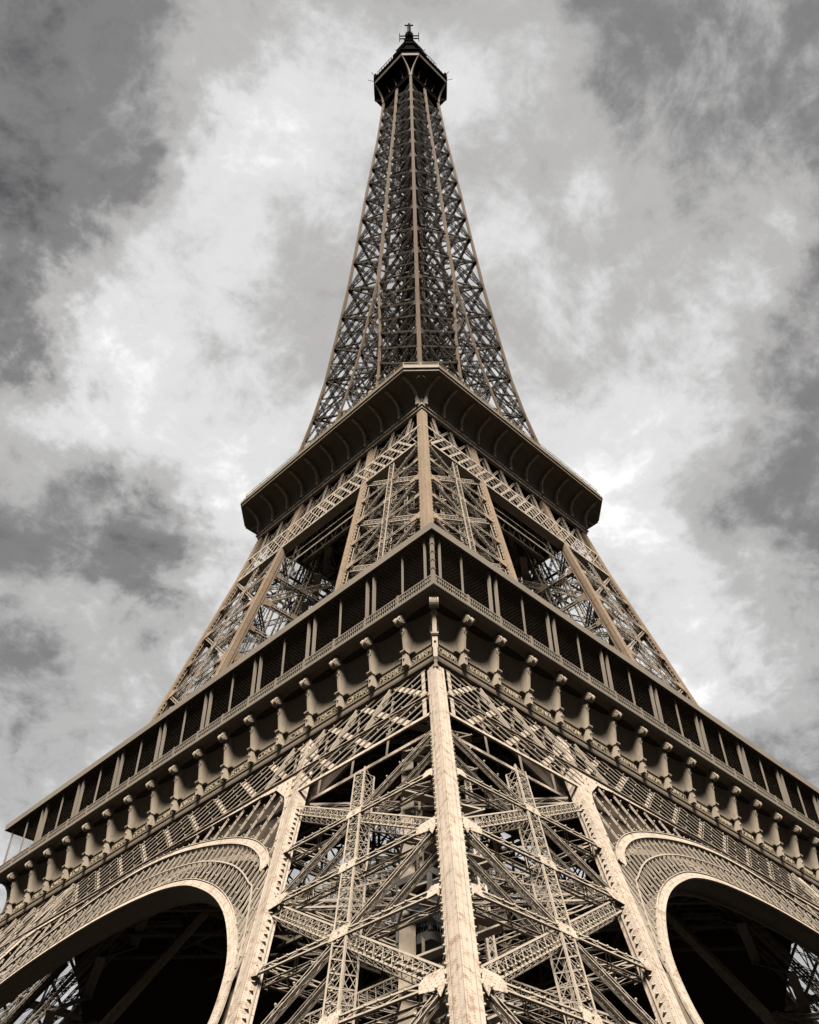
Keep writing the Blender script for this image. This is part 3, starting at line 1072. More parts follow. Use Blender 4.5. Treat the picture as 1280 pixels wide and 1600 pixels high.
def console_bm(P, a, ax, on, corner_piece=False):
    """pilaster bracket with pedestal, moulded ledge, acanthus neck and scroll top"""
    mb = MB()
    dirv = on
    side = ax
    base = P(a, 0, 0)
    if corner_piece:
        dirv = unit(V(-1, -1, 0)); side = unit(V(1, -1, 0)); base = V(0, 0, 0)
    Q = lambda s, o, z: base + side * s + dirv * o + V(0, 0, z)
    r2 = math.sqrt(2)
    o0 = FR_O * (r2 if corner_piece else 1)
    w = .34
    pr = lambda z: np.interp(z, [52.4, 53.9, 55.6, 57.0], [.42, .42, .62, .95])
    # pedestal
    mb.loft([[Q(-w * .62, o0 - .7, z), Q(w * .62, o0 - .7, z), Q(w * .62, o0 + d, z), Q(-w * .62, o0 + d, z)] for z, d in ((52.45, .5), (53.55, .5))])
    mb.loft([[Q(-w * .85, o0 - .7, z), Q(w * .85, o0 - .7, z), Q(w * .85, o0 + d, z), Q(-w * .85, o0 + d, z)] for z, d in ((53.55, .56), (53.68, .66), (53.8, .68))])
    # boss on the pedestal
    mb.loft([[Q(math.cos(t) * r * .18, o0 + .5 + d, 53.05 + math.sin(t) * r * .18) for t in np.linspace(0, 2 * math.pi, 8, endpoint=False)] for r, d in ((.6, 0), (.5, .08), (.2, .11))])
    # shaft, slightly raked and with a raised middle strip
    zs = [53.8, 54.6, 55.3, 55.9]
    mb.loft([[Q(-w / 2, o0 - .7, z), Q(w / 2, o0 - .7, z), Q(w / 2, o0 + pr(z), z), Q(-w / 2, o0 + pr(z), z)] for z in zs])
    mb.loft([[Q(-w * .3, o0, z), Q(w * .3, o0, z), Q(w * .3, o0 + pr(z) + .05, z), Q(-w * .3, o0 + pr(z) + .05, z)] for z in (53.9, 54.6, 55.5)])
    # acanthus neck
    for k, (s, z) in enumerate(((-.15, 55.6), (.15, 55.6), (0, 55.45), (-.08, 55.8), (.08, 55.8))):
        mb.loft([[Q(s + math.cos(t) * r, o0 + pr(z) + .06 + math.sin(t) * r * .6, z + dz) for t in np.linspace(0, 2 * math.pi, 6, endpoint=False)] for r, dz in ((.02, -.2), (.08, -.02), (.09, .08), (.03, .18))])
    # scroll: a drum lying along the wall, with spiral rims on its ends
    R = .39
    zc_, oc = 56.42, o0 + 1.0
    if corner_piece:
        for s in (-.3, -.15, 0, .15, .3):
            mb.loft([[Q(s + d, oc + .1 + math.cos(t) * R * f, zc_ - .1 + math.sin(t) * R * 1.25 * f) for t in np.linspace(0, 2 * math.pi, 14, endpoint=False)] for d, f in ((-.07, .75), (-.04, 1), (.04, 1), (.07, .75))])
    else:
        for d0, d1, f in ((-.30, -.1, 1), (-.1, .1, .88), (.1, .30, 1)):
            mb.loft([[Q(d, oc + math.cos(t) * R * f * g, zc_ + math.sin(t) * R * f * g) for t in np.linspace(0, 2 * math.pi, 18, endpoint=False)] for d, g in ((d0, .93), (d0 + .04, 1), (d1 - .04, 1), (d1, .93))])
        for s in (-1, 1):
            pts = []
            for t in np.linspace(0, 2.3 * 2 * math.pi, 44):
                r = R * .88 * (1 - t / (2.3 * 2 * math.pi) * .82)
                pts.append(Q(s * .31, oc + math.cos(t) * r, zc_ + math.sin(t) * r))
            tg = np.gradient(np.array(pts), axis=0)
            sv = [unit(np.cross(side, unit(t_))) for t_ in tg]
            mb.sweep(pts, sv, [side] * len(pts), .075, .1)
            mb.loft([[Q(s * (.30 + d), oc + math.cos(t) * r, zc_ + math.sin(t) * r) for t in np.linspace(0, 2 * math.pi, 8, endpoint=False)] for d, r in ((0, .1), (.07, .08))])
    # web running back under the cornice
    mb.loft([[Q(-w * .42, o0 - .65, z), Q(w * .42, o0 - .65, z), Q(w * .42, o0 + d, z), Q(-w * .42, o0 + d, z)] for z, d in ((55.9, .5), (56.6, .7), (57.15, 1.1))])
    if corner_piece:
        # long tongue hanging over the leg's arris
        mb.loft([[Q(-s, o0 + .2, z), Q(s, o0 + .2, z), Q(s, o0 + d, z), Q(-s, o0 + d, z)] for z, s, d in ((51.2, .05, .5), (51.5, .16, .66), (52.6, .16, .68))])
        mb.loft([[Q(-s, o0 + .2, z), Q(s, o0 + .2, z), Q(s, o0 + d, z), Q(-s, o0 + d, z)] for z, s, d in ((50.75, .2, .42), (51.0, .1, .5), (51.25, .16, .6))])
    return mb


def gallery(side):
    P = T(side)
    ax, on = side_axes(side)
    part = empty('first_gallery_side', tower)
    Z = V(0, 0, 1)
    h = FR_O
    # bottom ledge, frieze band
    mb = MB()

    def strip(prof, name=None, mbx=None):
        """profile [(o, z)] extruded along the side with mitred ends"""
        k = len(prof)
        vs = [P(-o, o, z) for o, z in prof] + [P(o, o, z) for o, z in prof]
        fs = []
        for i in range(k):
            j = (i + 1) % k
            fs.append((i, j, j + k, i + k))
        fs.append(tuple(range(k))); fs.append(tuple(reversed(range(k, 2 * k))))
        mbx.poly(vs, fs)
    strip([(h - .9, 51.75), (h - .02, 51.75), (h + .02, 51.9), (h + .02, 52.22), (h + .1, 52.26), (h + .1, 52.40), (h - .02, 52.45), (h - .9, 52.45)], mbx=mb)
    strip([(h - .8, 52.452), (h - .1, 52.452), (h - .1, 53.35), (h - .02, 53.38), (h - .02, 53.48), (h - .9, 53.55)], mbx=mb)
    mb.build('frieze', M_FRIEZE, part)
    # concave niche of each bay, between raised ribs beside the brackets
    cv = MB()
    TT = np.linspace(0, 1, 16)
    prof = []
    for t in TT:
        # quarter ellipse from the frieze out to under the cornice
        th = t * math.pi / 2
        prof.append((h - .12 - .22 * math.sin(min(1, t * 2.2) * math.pi / 2) + 1.54 * (1 - math.cos(th)) ** 1.2, 53.5 + 3.72 * math.sin(th)))
    k = 15
    for b in range(18):
        a0 = -34.8 + b * BAY + .2; a1 = a0 + BAY - .4
        rings = []
        for (o, z), t in zip(prof, TT):
            row = []
            for s in .5 - .5 * np.cos(np.linspace(0, math.pi, k)):
                # the niche is also hollow in plan
                x = (s - .5) * 2
                depth = .8 * math.sqrt(max(0, 1 - x ** 2)) * min(1, t * 3.5 + .02) * (1 - t) ** .6
                lim = max(-o, a0 + (a1 - a0) * s); lim = min(lim, o)
                row.append(P(lim, o - depth, z))
            rings.append(row)
        cv.loft(rings, closed=False, cap=False)
    cv.build('cove', M_FRIEZE, part, smooth=True)
    for b in range(1, 18):
        rb = MB()
        a = -34.8 + b * BAY
        pts = [P(a, o + .02, z) for o, z in prof]
        tg = np.gradient(np.array(pts), axis=0)
        rb.sweep(pts, [ax] * len(pts), [unit(np.cross(ax, t_)) for t_ in tg], .24, .3)
        # moulded ledge returning round the bracket
        rb.bar(P(a - .8, h + .05, 53.52), P(a + .8, h + .05, 53.52), .14, .4, Z)
        rb.build('cove_rib', M_FRIEZE, part)
    # cornice: slab edge with mouldings
    co = MB()
    H_ = G_H
    strip([(h - .3, 57.2), (H_ - .25, 57.2), (H_ - .2, 57.32), (H_ - .02, 57.36), (H_, 57.42), (H_, 57.62), (H_ - .06, 57.7), (H_ - .5, 57.75), (h - .3, 57.75)], mbx=co)
    co.build('cornice', M_CANOPY, part)
    # balustrade: two rows of small square openings
    ra = MB()
    o = H_ - .28
    e = o - .1
    for z, w in ((57.80, .1), (58.22, .06), (58.66, .12)):
        ra.bar(P(-e, o, z), P(e, o, z), .12, w, on)
    nb = int(2 * e / .26)
    for i in range(nb + 1):
        a = -e + 2 * e * i / nb
        big = i % 15 == 0
        ra.bar(P(a, o, 57.75), P(a, o, 58.7 + (.12 if big else -.03)), .22 if big else .085, .16 if big else .07, ax)
    ra.build('balustrade', M_CANOPY, part)
    # canopy: slab, fascia and underside joists
    cp = MB()
    Hr = 35.37
    strip([(Hr - .08, R_Z0), (Hr, R_Z0), (Hr, R_Z1), (Hr - .3, R_Z1 + .02), (Hr - 9, R_Z1 + .3), (Hr - 9, R_Z1 - .1), (Hr - .35, R_Z0 + .36), (Hr - .08, R_Z0 + .34)], mbx=cp)
    cp.build('canopy', M_CANOPY, part)
    ju = MB()
    strip([(Hr - .1, R_Z0 + .28), (Hr - .1, R_Z0 + .335), (Hr - 8.8, R_Z0 + .335), (Hr - 8.8, R_Z0 + .28)], mbx=ju)
    for a in np.arange(-34.6, 34.7, .38):
        o1 = max(26.6, abs(a) + .12)
        if o1 < Hr - .5:
            ju.bar(P(a, o1, R_Z0 + .2), P(a, Hr - .4, R_Z0 + .2), .05, .14, ax)
    ju.build('canopy_underside', M_FRIEZE, part)
    # back wall of the gallery, pavilion fronts coloured dark as if shaded; open at the ends
    wl = MB()
    wl.bar(P(-24.5, 27.0, 60.5), P(24.5, 27.0, 60.5), 5.6, .3, Z)
    for a in np.arange(-24, 24.1, 2.4):
        wl.bar(P(a, 27.2, 57.8), P(a, 27.2, 63.3), .16, .12, ax)
    wl.build('pavilion_wall', M_DARK, part)
    # netting
    nt_ = MB()
    on_ = G_H - .85
    for d in (-1, 1):
        for a in np.arange(-35 - 5.5, 35 + 5.5, .36):
            # clip to the opening
            t0 = max(0.0, (-34.8 - a) / d if d > 0 else (a - 34.8) / 1.0)
            z0 = 58.7; z1 = R_Z0
            a0, a1 = a, a + d * (z1 - z0)
            q = [(a0, z0), (a1, z1)]
            lo = -34.7; hi = 34.7
            if max(a0, a1) < lo or min(a0, a1) > hi:
                continue

            def cl(p, r):
                (x0, y0), (x1, y1) = p, r
                if x0 < lo: y0 += (lo - x0) / (x1 - x0) * (y1 - y0); x0 = lo
                if x0 > hi: y0 += (hi - x0) / (x1 - x0) * (y1 - y0); x0 = hi
                return x0, y0
            s0 = cl(q[0], q[1]); s1 = cl(q[1], q[0])
            nt_.bar(P(s0[0], on_ + .01 * d, s0[1]), P(s1[0], on_ + .01 * d, s1[1]), .008, .008, ax)
    nt_.build('safety_netting', M_DARK, part)
    # posts: single and paired ones take turns
    op = G_H - .5
    for k_ in range(1, 18):
        a = -34.8 + k_ * BAY - .45
        pm = MB()
        if k_ % 2 == 0:
            for d in (-.42, .42):
                pm.bar(P(a + d, op, 57.8), P(a + d, op, R_Z0 + .3), .19, .26, ax)
                pm.bar(P(a + d, op + .13, 57.8), P(a + d, op + .13, R_Z0 + .3), .07, .08, ax)
        else:
            pm.bar(P(a, op, 57.8), P(a, op, R_Z0 + .3), .12, .14, ax)
        pm.bar(P(a - .5, op, 57.86), P(a + .5, op, 57.86), .4, .16, on)
        pm.build('gallery_post', M_CANOPY, part)
    # posts by the corner
    pm = MB()
    pm.bar(P(-34.0, op, 57.8), P(-34.0, op, R_Z0 + .3), .15, .17, ax)
    pm.build('gallery_post', M_CANOPY, part)
    pm = MB()
    pm.bar(P(34.0, op, 57.8), P(34.0, op, R_Z0 + .3), .15, .17, ax)
    pm.build('gallery_post', M_CANOPY, part)
    # thin stanchions of an inner rail
    st = MB()
    for k_ in range(0, 36):
        a = -34.8 + k_ * BAY / 2 + 1.0
        st.bar(P(a, op - .6, 57.7), P(a, op - .6, 59.5), .07, .07, ax)
    st.build('inner_rail', M_CANOPY, part)
    for k_ in range(1, 18):
        console_bm(P, -34.8 + k_ * BAY, ax, on).build('console', M_CONSOLE, part)
    # the names in raised gilt letters
    for b in range(18):
        if side == 'R':
            nm = NAMES['R'][b]; a = -34.8 + (b + .5) * BAY
        else:
            nm = NAMES['L'][b]; a = -34.8 + (b + .5) * BAY
        nm = nm.replace('_', ' ')
        me = text_mesh(nm, .74, .04)
        xs = np.array([v.co.x for v in me.vertices])
        wd = xs.max() - xs.min()
        room = 2.75
        if b in (0, 17):
            room = 2.0; a += .55 if b == 0 else -.55
        sc = min(1.0, room / wd)
        rot = Matrix(((1, 0, 0), (0, 0, -1), (0, 1, 0))).to_4x4()          # upright, facing -y
        if side == 'R':
            mt = Matrix.Translation((a, -(h - .06), 52.6)) @ rot
        else:
            mt = Matrix.Translation((-(h - .06), a, 52.6)) @ Matrix.Rotation(-math.pi / 2, 4, 'Z') @ rot
        me.transform(mt @ Matrix.Diagonal((sc, 1, 1, 1)))
        me.materials.append(M_GOLD)
        ob = bpy.data.objects.new('name_inscription', me)
        COL.objects.link(ob)
        ob.parent = part
    return part


belts = {s: belt(s) for s in 'RL'}
arches = {s: arch(s) for s in 'RL'}
gals = {s: gallery(s) for s in 'RL'}
# corner pieces
cr = console_bm(T('R'), 0, V(1, 0, 0), V(0, -1, 0), True).build('corner_console', M_CONSOLE, tower)
mb = MB()
op = G_H - .5
mb.bar(V(-op, -op, 57.8), V(-op, -op, R_Z0 + .3), .26, .26, V(1, 0, 0))
for z in np.arange(58.6, 63.2, .9):
    mb.box((-op, -op, z), .34, .34, .08)
mb.build('corner_post', M_CANOPY, tower)
for dct in (belts, arches, gals):
    for s in 'RL':
        src = dct[s]
        c = src.copy(); COL.objects.link(c); c.parent = tower; c.rotation_euler = (0, 0, math.pi)
        for ch in list(src.children):
            if ch.name.split('.')[0] in ('name_inscription', 'console', 'gallery_post', 'safety_netting', 'inner_rail'):
                continue
            d = ch.copy(); COL.objects.link(d); d.parent = c

# ------------------------------------------------------------------ first floor deck and its under-beams
deck = empty('first_floor', tower)
mb = MB()
r = []
for o, z in ((34.2, 56.7), (34.2, 57.15)):
    r.append([V(-o, -o, z), V(o, -o, z), V(o, o, z), V(-o, o, z)])
ins = [[V(-13, -13, z), V(13, -13, z), V(13, 13, z), V(-13, 13, z)] for z in (57.15, 56.7)]
mb.loft(r + ins + [r[0]], closed=True, cap=False)
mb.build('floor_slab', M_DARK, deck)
mb = MB()
for q in (-8.5, .3, 9.0):
    u_ = V(1, -1, 0) / math.sqrt(2); c0 = V(q / 2, q / 2, 51)
    mb.bar(c0 - u_ * 40 * (1 - abs(q) / 90), c0 + u_ * 40 * (1 - abs(q) / 90), .55, .25, V(1, 1, 0))
mb.build('diagonal_beam', M_FRIEZE, deck)
mb = MB()
for o in np.arange(-31, 31.1, 7.75):
    for z in (52.0, 56.2):
        mb.bar(V(o, -32, z), V(o, 32, z), .4, .3, V(1, 0, 0))
        mb.bar(V(-32, o, z + .32), V(32, o, z + .32), .4, .3, V(0, 1, 0))
    lacing(mb, V(o, -32, 54.2), V(o, 32, 54.2), V(0, 0, 1), V(1, 0, 0), 4.0, 4.0, .16, .1, 'xv')
    lacing(mb, V(-32, o, 54.3), V(32, o, 54.3), V(0, 0, 1), V(0, 1, 0), 4.0, 4.0, .16, .1, 'xv')
for a in (-23, -15, -7, 7, 15, 23):
    for b in (-23, -15, -7, 7, 15, 23):
        mb.bar(V(a - 4, b - 4, 52.7), V(a + 4, b + 4, 52.7), .16, .16, V(0, 0, 1))
        mb.bar(V(a - 4, b + 4, 52.9), V(a + 4, b - 4, 52.9), .16, .16, V(0, 0, 1))
        mb.box((a, b, 52.5), 1.1, 1.1, .08)
mb.build('floor_beams', M_FRIEZE, deck)
# pavilions standing on the deck
mb = MB()
for s in (-1, 1):
    mb.box((s * 25.5, 0, 60.2), 4, 26, 5.2)
    mb.box((0, s * 25.5, 60.2), 26, 4, 5.2)
mb.build('pavilion', M_DARK, deck)

# ------------------------------------------------------------------ girders tying the legs under the second gallery
for k in range(4):
    part = empty('tie_girder', tower)
    mb = MB()
    zb, zt = 100.9, 105.4
    sl = .24
    n = unit(V(0, -1, sl))
    F = lambda a, z, o=0.0: V(a, -H(z) - .02, z) + n * o
    up = unit(F(0, 105) - F(0, 101))
    e = H(103) - .9
    for o in (0, -2.6):
        for z in (zb, zt):
            mb.bar(F(-e, z, o), F(e, z, o), .42, .1, up)
        mb.bar(F(-e, (zb + zt) / 2, o - .1), F(e, (zb + zt) / 2, o - .1), .16, .06, up)
    mb.bar(F(-e, zb - .25, -.6), F(e, zb - .25, -.6), .05, 1.1, up)
    mb.build('flange', M_IRON, part)
    mb = MB()
    pt = 1.62
    N = int(2 * e / pt)
    for i in range(-3, N + 3):
        a = -e + i * pt
        for sg in (1, -1):
            a0, a1 = a, a + sg * 3.6
            z0, z1 = zb, zt
            if min(a0, a1) < -e or max(a0, a1) > e:
                continue
            flat = (sg > 0) == (a < 0)
            for o in (.03,):
                mb.bar(F(a0, z0, o * (1 if flat else 1.8)), F(a1, z1, o * (1 if flat else 1.8)), .34 if flat else .12, .03 if flat else .08, V(1, 0, 0))
            if k in (0, 3) and flat:
                for t in (.3, .7):
                    LAMPS.append(Matrix.Rotation(k * math.pi / 2, 3, 'Z') @ Vector(F(a0 + (a1 - a0) * t + .3, z0 + (z1 - z0) * t, .15)))
    # upright struts and raking lattice between tie girder and gallery
    for a in np.arange(-15.3, 15.4, 3.4):
        girder(mb, F(a, zt, -.1), F(a, 110.2, -.1), n, .4, .5, pitch=.7, ch=.09, lw=.05, front='z')
        if a < 15:
            girder(mb, F(a, zt, -.3), F(a + 3.4, 110.2, -.3), n, .3, .3, pitch=.7, ch=.07, lw=.05, front='z')
            girder(mb, F(a + 3.4, zt, -.6), F(a, 110.2, -.6), n, .3, .3, pitch=.7, ch=.07, lw=.05, front='z')
    mb.build('lattice', M_IRON, part)
    part.rotation_euler = (0, 0, k * math.pi / 2)

# ------------------------------------------------------------------ second gallery


def octo(o, c, z):
    return [V(-o + c, -o, z), V(o - c, -o, z), V(o, -o + c, z), V(o, o - c, z), V(o - c, o, z), V(-o + c, o, z), V(-o, o - c, z), V(-o, -o + c, z)]


g2 = empty('second_gallery', tower)
mb = MB()
h0, hr, cz, ch = 17.55, 21.0, 114.95, 3.4
mb.loft([octo(o, .05, z) for o, z in ((17.2, 110.15), (17.66, 110.15), (17.68, 110.55), (17.84, 110.6), (17.84, 110.85), (17.6, 110.95), (17.2, 110.95))], cap=False)
mb.build('bottom_band', M_POST, g2)  # lighter post paint imitates light falling on the band
mb = MB()
prof = [(17.55, 110.95), (17.55, 112.3), (17.62, 112.9), (17.85, 113.5), (18.3, 114.1), (18.9, 114.5), (19.6, 114.75), (20.9, 114.85)]
rings = []
for (o, z) in prof:
    c_ = .05 + (ch - .05) * max(0.0, (o - 17.55) / 3.35) ** .8
    rings.append(octo(o, c_, z))
mb.loft(rings, cap=False)
mb.build('cove', M_FRIEZE, g2)
mb = MB()
mb.loft([octo(o, ch, z) for o, z in ((20.75, 114.8), (21.12, 114.8), (21.14, 115.2), (21.28, 115.25), (21.28, 115.62), (21.1, 115.7), (12.0, 115.8), (12, 114.8))], cap=False)
mb.loft([octo(o, ch, z) for o, z in ((21.0, 115.7), (21.06, 115.7), (21.06, 116.25), (21.0, 116.25))], cap=False)
mb.build('rim', M_FRIEZE, g2)
rails = MB()
oo = 20.8
c8 = octo(oo, ch, 0)
for i in range(8):
    A = c8[i]; B = c8[(i + 1) % 8]
    for z in (116.4, 116.85, 117.3):
        rails.bar(A + V(0, 0, z), B + V(0, 0, z), .06, .06, V(0, 0, 1))
    L = np.linalg.norm(B - A)
    k = max(2, int(L / 1.7))
    for j in range(k):
        p = A + (B - A) * j / k
        rails.bar(p + V(0, 0, 115.7), p + V(0, 0, 117.3), .07, .07, unit(B - A))
        rails.bar(p * .985 + V(0, 0, 115.7), p + V(0, 0, 117.0), .05, .05, unit(B - A))
rails.build('railing', M_GALLERY2, g2)
ribp = [(17.75, 110.95), (17.8, 112.1)] + [(17.8 + 3.15 * (1 - math.cos(t)) ** 1.15, 112.1 + 2.6 * math.sin(t)) for t in np.linspace(.12, math.pi / 2 - .12, 10)]
for k in range(4):
    R3 = np.array(Matrix.Rotation(k * math.pi / 2, 3, 'Z'))
    for a in np.linspace(-17.1, 17.1, 11):
        mb = MB()
        pts = [R3 @ V(a, -o - .1, z) for o, z in ribp]
        tg = np.gradient(np.array(pts), axis=0)
        axr = R3 @ V(1, 0, 0)
        mb.sweep(pts, [axr] * len(pts), [unit(np.cross(axr, t_)) for t_ in tg], .34, .5)
        mb.bar(R3 @ V(a, -17.75, 110.95), R3 @ V(a, -17.75, 112.15), .42, .62, axr)
        mb.build('cove_bracket', M_POST, g2)  # lighter post paint imitates light caught by the brackets
mb = MB()
for k in range(4):
    R3 = np.array(Matrix.Rotation(k * math.pi / 2, 3, 'Z'))
    for a in np.arange(-16.2, 16.3, 1.7):
        mb.bar(R3 @ V(a, -17.63, 110.95), R3 @ V(a, -17.66, 112.1), .04, .04, R3 @ V(1, 0, 0))
    mb.bar(R3 @ V(-19, -19.35, 114.1), R3 @ V(19, -19.35, 114.1), .07, .07, V(0, 0, 1))
    mb.bar(R3 @ V(-17.4, -17.95, 112.6), R3 @ V(17.4, -17.95, 112.6), .05, .05, V(0, 0, 1))
mb.build('seam_strip', M_FRIEZE, g2)
mb = MB()
mb.loft([[V(-o, -o, z), V(o, -o, z), V(o, o, z), V(-o, o, z)] for o, z in ((17.2, 114.3), (17.2, 114.75))])
mb.build('floor_slab', M_DARK, g2)
mb = MB()
for o in np.arange(-15, 15.1, 3.75):
    for z in (109.6, 113.9):
        mb.bar(V(o, -16.5, z), V(o, 16.5, z), .35, .25, V(1, 0, 0))
        mb.bar(V(-16.5, o, z + .27), V(16.5, o, z + .27), .35, .25, V(0, 1, 0))
    lacing(mb, V(o, -16.5, 111.7), V(o, 16.5, 111.7), V(0, 0, 1), V(1, 0, 0), 4, 1.9, .14, .08, 'x')
    lacing(mb, V(-16.5, o, 111.8), V(16.5, o, 111.8), V(0, 0, 1), V(0, 1, 0), 4, 1.9, .14, .08, 'x')
for k in range(4):
    R3 = np.array(Matrix.Rotation(k * math.pi / 2, 3, 'Z'))
    for y in (-13.5, -9.0, -4.5):
        for z in (103.6, 109.0):
            mb.bar(R3 @ V(-11, y, z), R3 @ V(11, y, z), .5, .3, R3 @ V(0, 1, 0))
        lacing(mb, R3 @ V(-11, y, 106.3), R3 @ V(11, y, 106.3), V(0, 0, 1), R3 @ V(0, 1, 0), 5.2, 2.2, .2, .1, 'x')
mb.build('floor_beams', M_FRIEZE, g2)
# pavilion on the second floor
mb = MB()
mb.loft([octo(o, 1.5, z) for o, z in ((9.5, 115.8), (9.5, 119.5), (10.2, 119.6), (10.2, 120.0), (9, 120.1))])
mb.build('pavilion', M_DARK, g2)

# ------------------------------------------------------------------ summit
top = empty('summit_gallery', tower)
mb = MB()
c3 = 3.17
mb.loft([octo(o, c, z) for o, c, z in ((5.2, .2, 268.2), (5.2, .25, 273.2), (5.5, .5, 274.2), (6.2, 1.2, 274.9), (8.2, c3, 275.3))], cap=False)
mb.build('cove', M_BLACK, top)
mb = MB()
mb.loft([octo(o, c3, z) for o, z in ((8.1, 275.3), (8.42, 275.3), (8.42, 275.75), (8.5, 275.8), (8.5, 276.1), (8.3, 276.15), (5, 276.2), (5, 275.3))], cap=False)
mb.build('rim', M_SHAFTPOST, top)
mb = MB()
mb.loft([octo(o, c3, z) for o, z in ((8.25, 276.1), (8.25, 278.7), (8.6, 278.75), (8.6, 279.05), (5.0, 279.2))])
mb.loft([octo(o, 2.4, z) for o, z in ((6.2, 279.1), (6.2, 281.8), (6.5, 281.9), (6.5, 282.1), (4.6, 282.6))])
mb.loft([octo(o, o * .41, z) for o, z in ((4.2, 282.4), (4.0, 288.0), (4.4, 288.2), (4.4, 288.7), (4.1, 289.2), (3.9, 297), (4.3, 297.2), (4.3, 297.9), (3.4, 298.4), (3.1, 302.5), (3.4, 302.7), (3.3, 303.2), (2.3, 304.6), (1.9, 307.5), (1.2, 309), (.8, 311))])
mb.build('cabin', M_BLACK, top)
for k in range(4):
    R3 = np.array(Matrix.Rotation(k * math.pi / 2, 3, 'Z'))
    for s in (-1, 1):
        mb = MB()
        pts = []
        for t in np.linspace(0, 1, 10):
            q = t ** 2.0
            o = 5.25 + (8.3 - 5.25) * q
            c_ = .25 + (c3 - .25) * q
            a = s * (o - c_)
            pts.append(R3 @ V(a, -o - .06, 267.8 + 7.6 * t))
        tg = np.gradient(np.array(pts), axis=0)
        axr = R3 @ unit(V(1, 0, 0) * 1 + V(0, -s, 0) * .3)
        mb.sweep(pts, [axr] * len(pts), [unit(np.cross(axr, t_)) for t_ in tg], .4, .4)
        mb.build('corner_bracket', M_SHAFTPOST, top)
    for a in (-2.4, 0, 2.4):
        mb = MB()
        pts = [R3 @ V(a * (1 + .25 * t), -5.35 - 2.9 * t ** 2.2, 270.2 + 5.1 * t) for t in np.linspace(0, 1, 8)]
        tg = np.gradient(np.array(pts), axis=0)
        mb.sweep(pts[:5], [R3 @ V(1, 0, 0)] * 5, [unit(np.cross(R3 @ V(1, 0, 0), t_)) for t_ in tg[:5]], .2, .3)
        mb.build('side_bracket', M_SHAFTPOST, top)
mb = MB()
c8 = octo(8.5, c3, 0)
for i in range(8):
    A = c8[i]; B = c8[(i + 1) % 8]
    L = np.linalg.norm(B - A); k = max(2, int(L / .9))
    long_ = i % 2 == 0
    for j in range(k + 1):
        p = A + (B - A) * j / k
        hgt = random.choice((.5, .7, 1.0, 1.6)) if long_ else .5
        mb.bar(p + V(0, 0, 279), p + V(0, 0, 279.2 + hgt), .09, .09, unit(B - A))
    if long_:
        A2 = A + (B - A) * .12; B2 = A + (B - A) * .62
        for z in (280.6, 281.3):
            mb.bar(A2 + V(0, 0, z), B2 + V(0, 0, z), .07, .07, V(0, 0, 1))
        for j in range(7):
            p = A2 + (B2 - A2) * j / 6
            mb.bar(p + V(0, 0, 279), p + V(0, 0, 281.3), .07, .07, unit(B - A))
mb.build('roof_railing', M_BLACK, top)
mb = MB()
# whip aerials, dishes and small boxes
for (x, y, z, dx, dy, dz) in ((-7.2, -4.5, 279, -1.6, 1.4, 3.4), (-4.5, -7.2, 279, 1.4, -1.6, 3.4), (-8.5, 4.6, 279, -.9, .9, 2.8), (4.6, -8.5, 279, .9, -.9, 2.8),
                              (-8.4, 5.2, 277, -1.4, 1.0, .2), (5.2, -8.4, 277, 1.0, -1.4, .2), (-3, -3, 288, -.6, 1.2, 2), (-3, -3, 288, 1.2, -.6, 2.2), (-2, 2, 290, -1.4, 1.4, 1.2), (2, -2, 290, 1.4, -1.4, 1.8)):
    mb.bar(V(x, y, z), V(x + dx, y + dy, z + dz), .1, .1, V(0, 0, 1))
for i in range(26):
    t = random.random() * 2 * math.pi
    z = random.uniform(283, 309)
    r_ = np.interp(z, [282, 289, 302, 309], [5.4, 4.6, 3.6, 1.8])
    mb.box((r_ * math.cos(t), r_ * math.sin(t), z), random.uniform(.3, .8), random.uniform(.3, .8), random.uniform(.6, 1.6))
for s in (-1, 1):
    mb.box((-8.4, 4.9, 279.6) if s < 0 else (4.9, -8.4, 279.6), .7, .7, 2.4)
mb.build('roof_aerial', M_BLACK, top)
ant = MB()
ant.loft([[V(math.cos(t) * r, math.sin(t) * r, z) for t in np.linspace(0, 2 * math.pi, 10, endpoint=False)] for r, z in ((1.1, 304), (1.0, 309), (.75, 310), (.72, 313.6), (1.2, 314.2), (1.3, 316.6), (.8, 317.8), (.5, 318))])
e_ = unit(V(1, -1, 0)); f_ = unit(V(1, 1, 0))
for s in (-1, 1):
    for dz in (314.2, 316.4):
        ant.bar(V(0, 0, dz), e_ * s * 2.8 + V(0, 0, dz), .28, .28, V(0, 0, 1))
        ant.bar(V(0, 0, dz), f_ * s * 2.8 + V(0, 0, dz), .28, .28, V(0, 0, 1))
    ant.bar(e_ * s * 2.85 + V(0, 0, 312.2), e_ * s * 2.85 + V(0, 0, 318.4), .2, .5, V(0, 0, 1) + e_)
    ant.bar(f_ * s * 2.85 + V(0, 0, 312.2), f_ * s * 2.85 + V(0, 0, 318.4), .2, .5, V(0, 0, 1) + f_)
    ant.bar(e_ * s * .45 + V(0, 0, 317), e_ * s * .45 + V(0, 0, 325.2), .22, .22, f_)
    ant.bar(e_ * s * .9 + V(0, 0, 316), e_ * s * .9 + V(0, 0, 320), .12, .12, f_)
ant.bar(e_ * -1.3 + V(0, 0, 325.2), e_ * 1.3 + V(0, 0, 325.2), .3, .4, f_)
for z in np.arange(310.2, 313.6, .8):
    ant.box((0, 0, z), 1.5, 1.5, .16)
ant.build('antenna_mast', M_BLACK, tower)

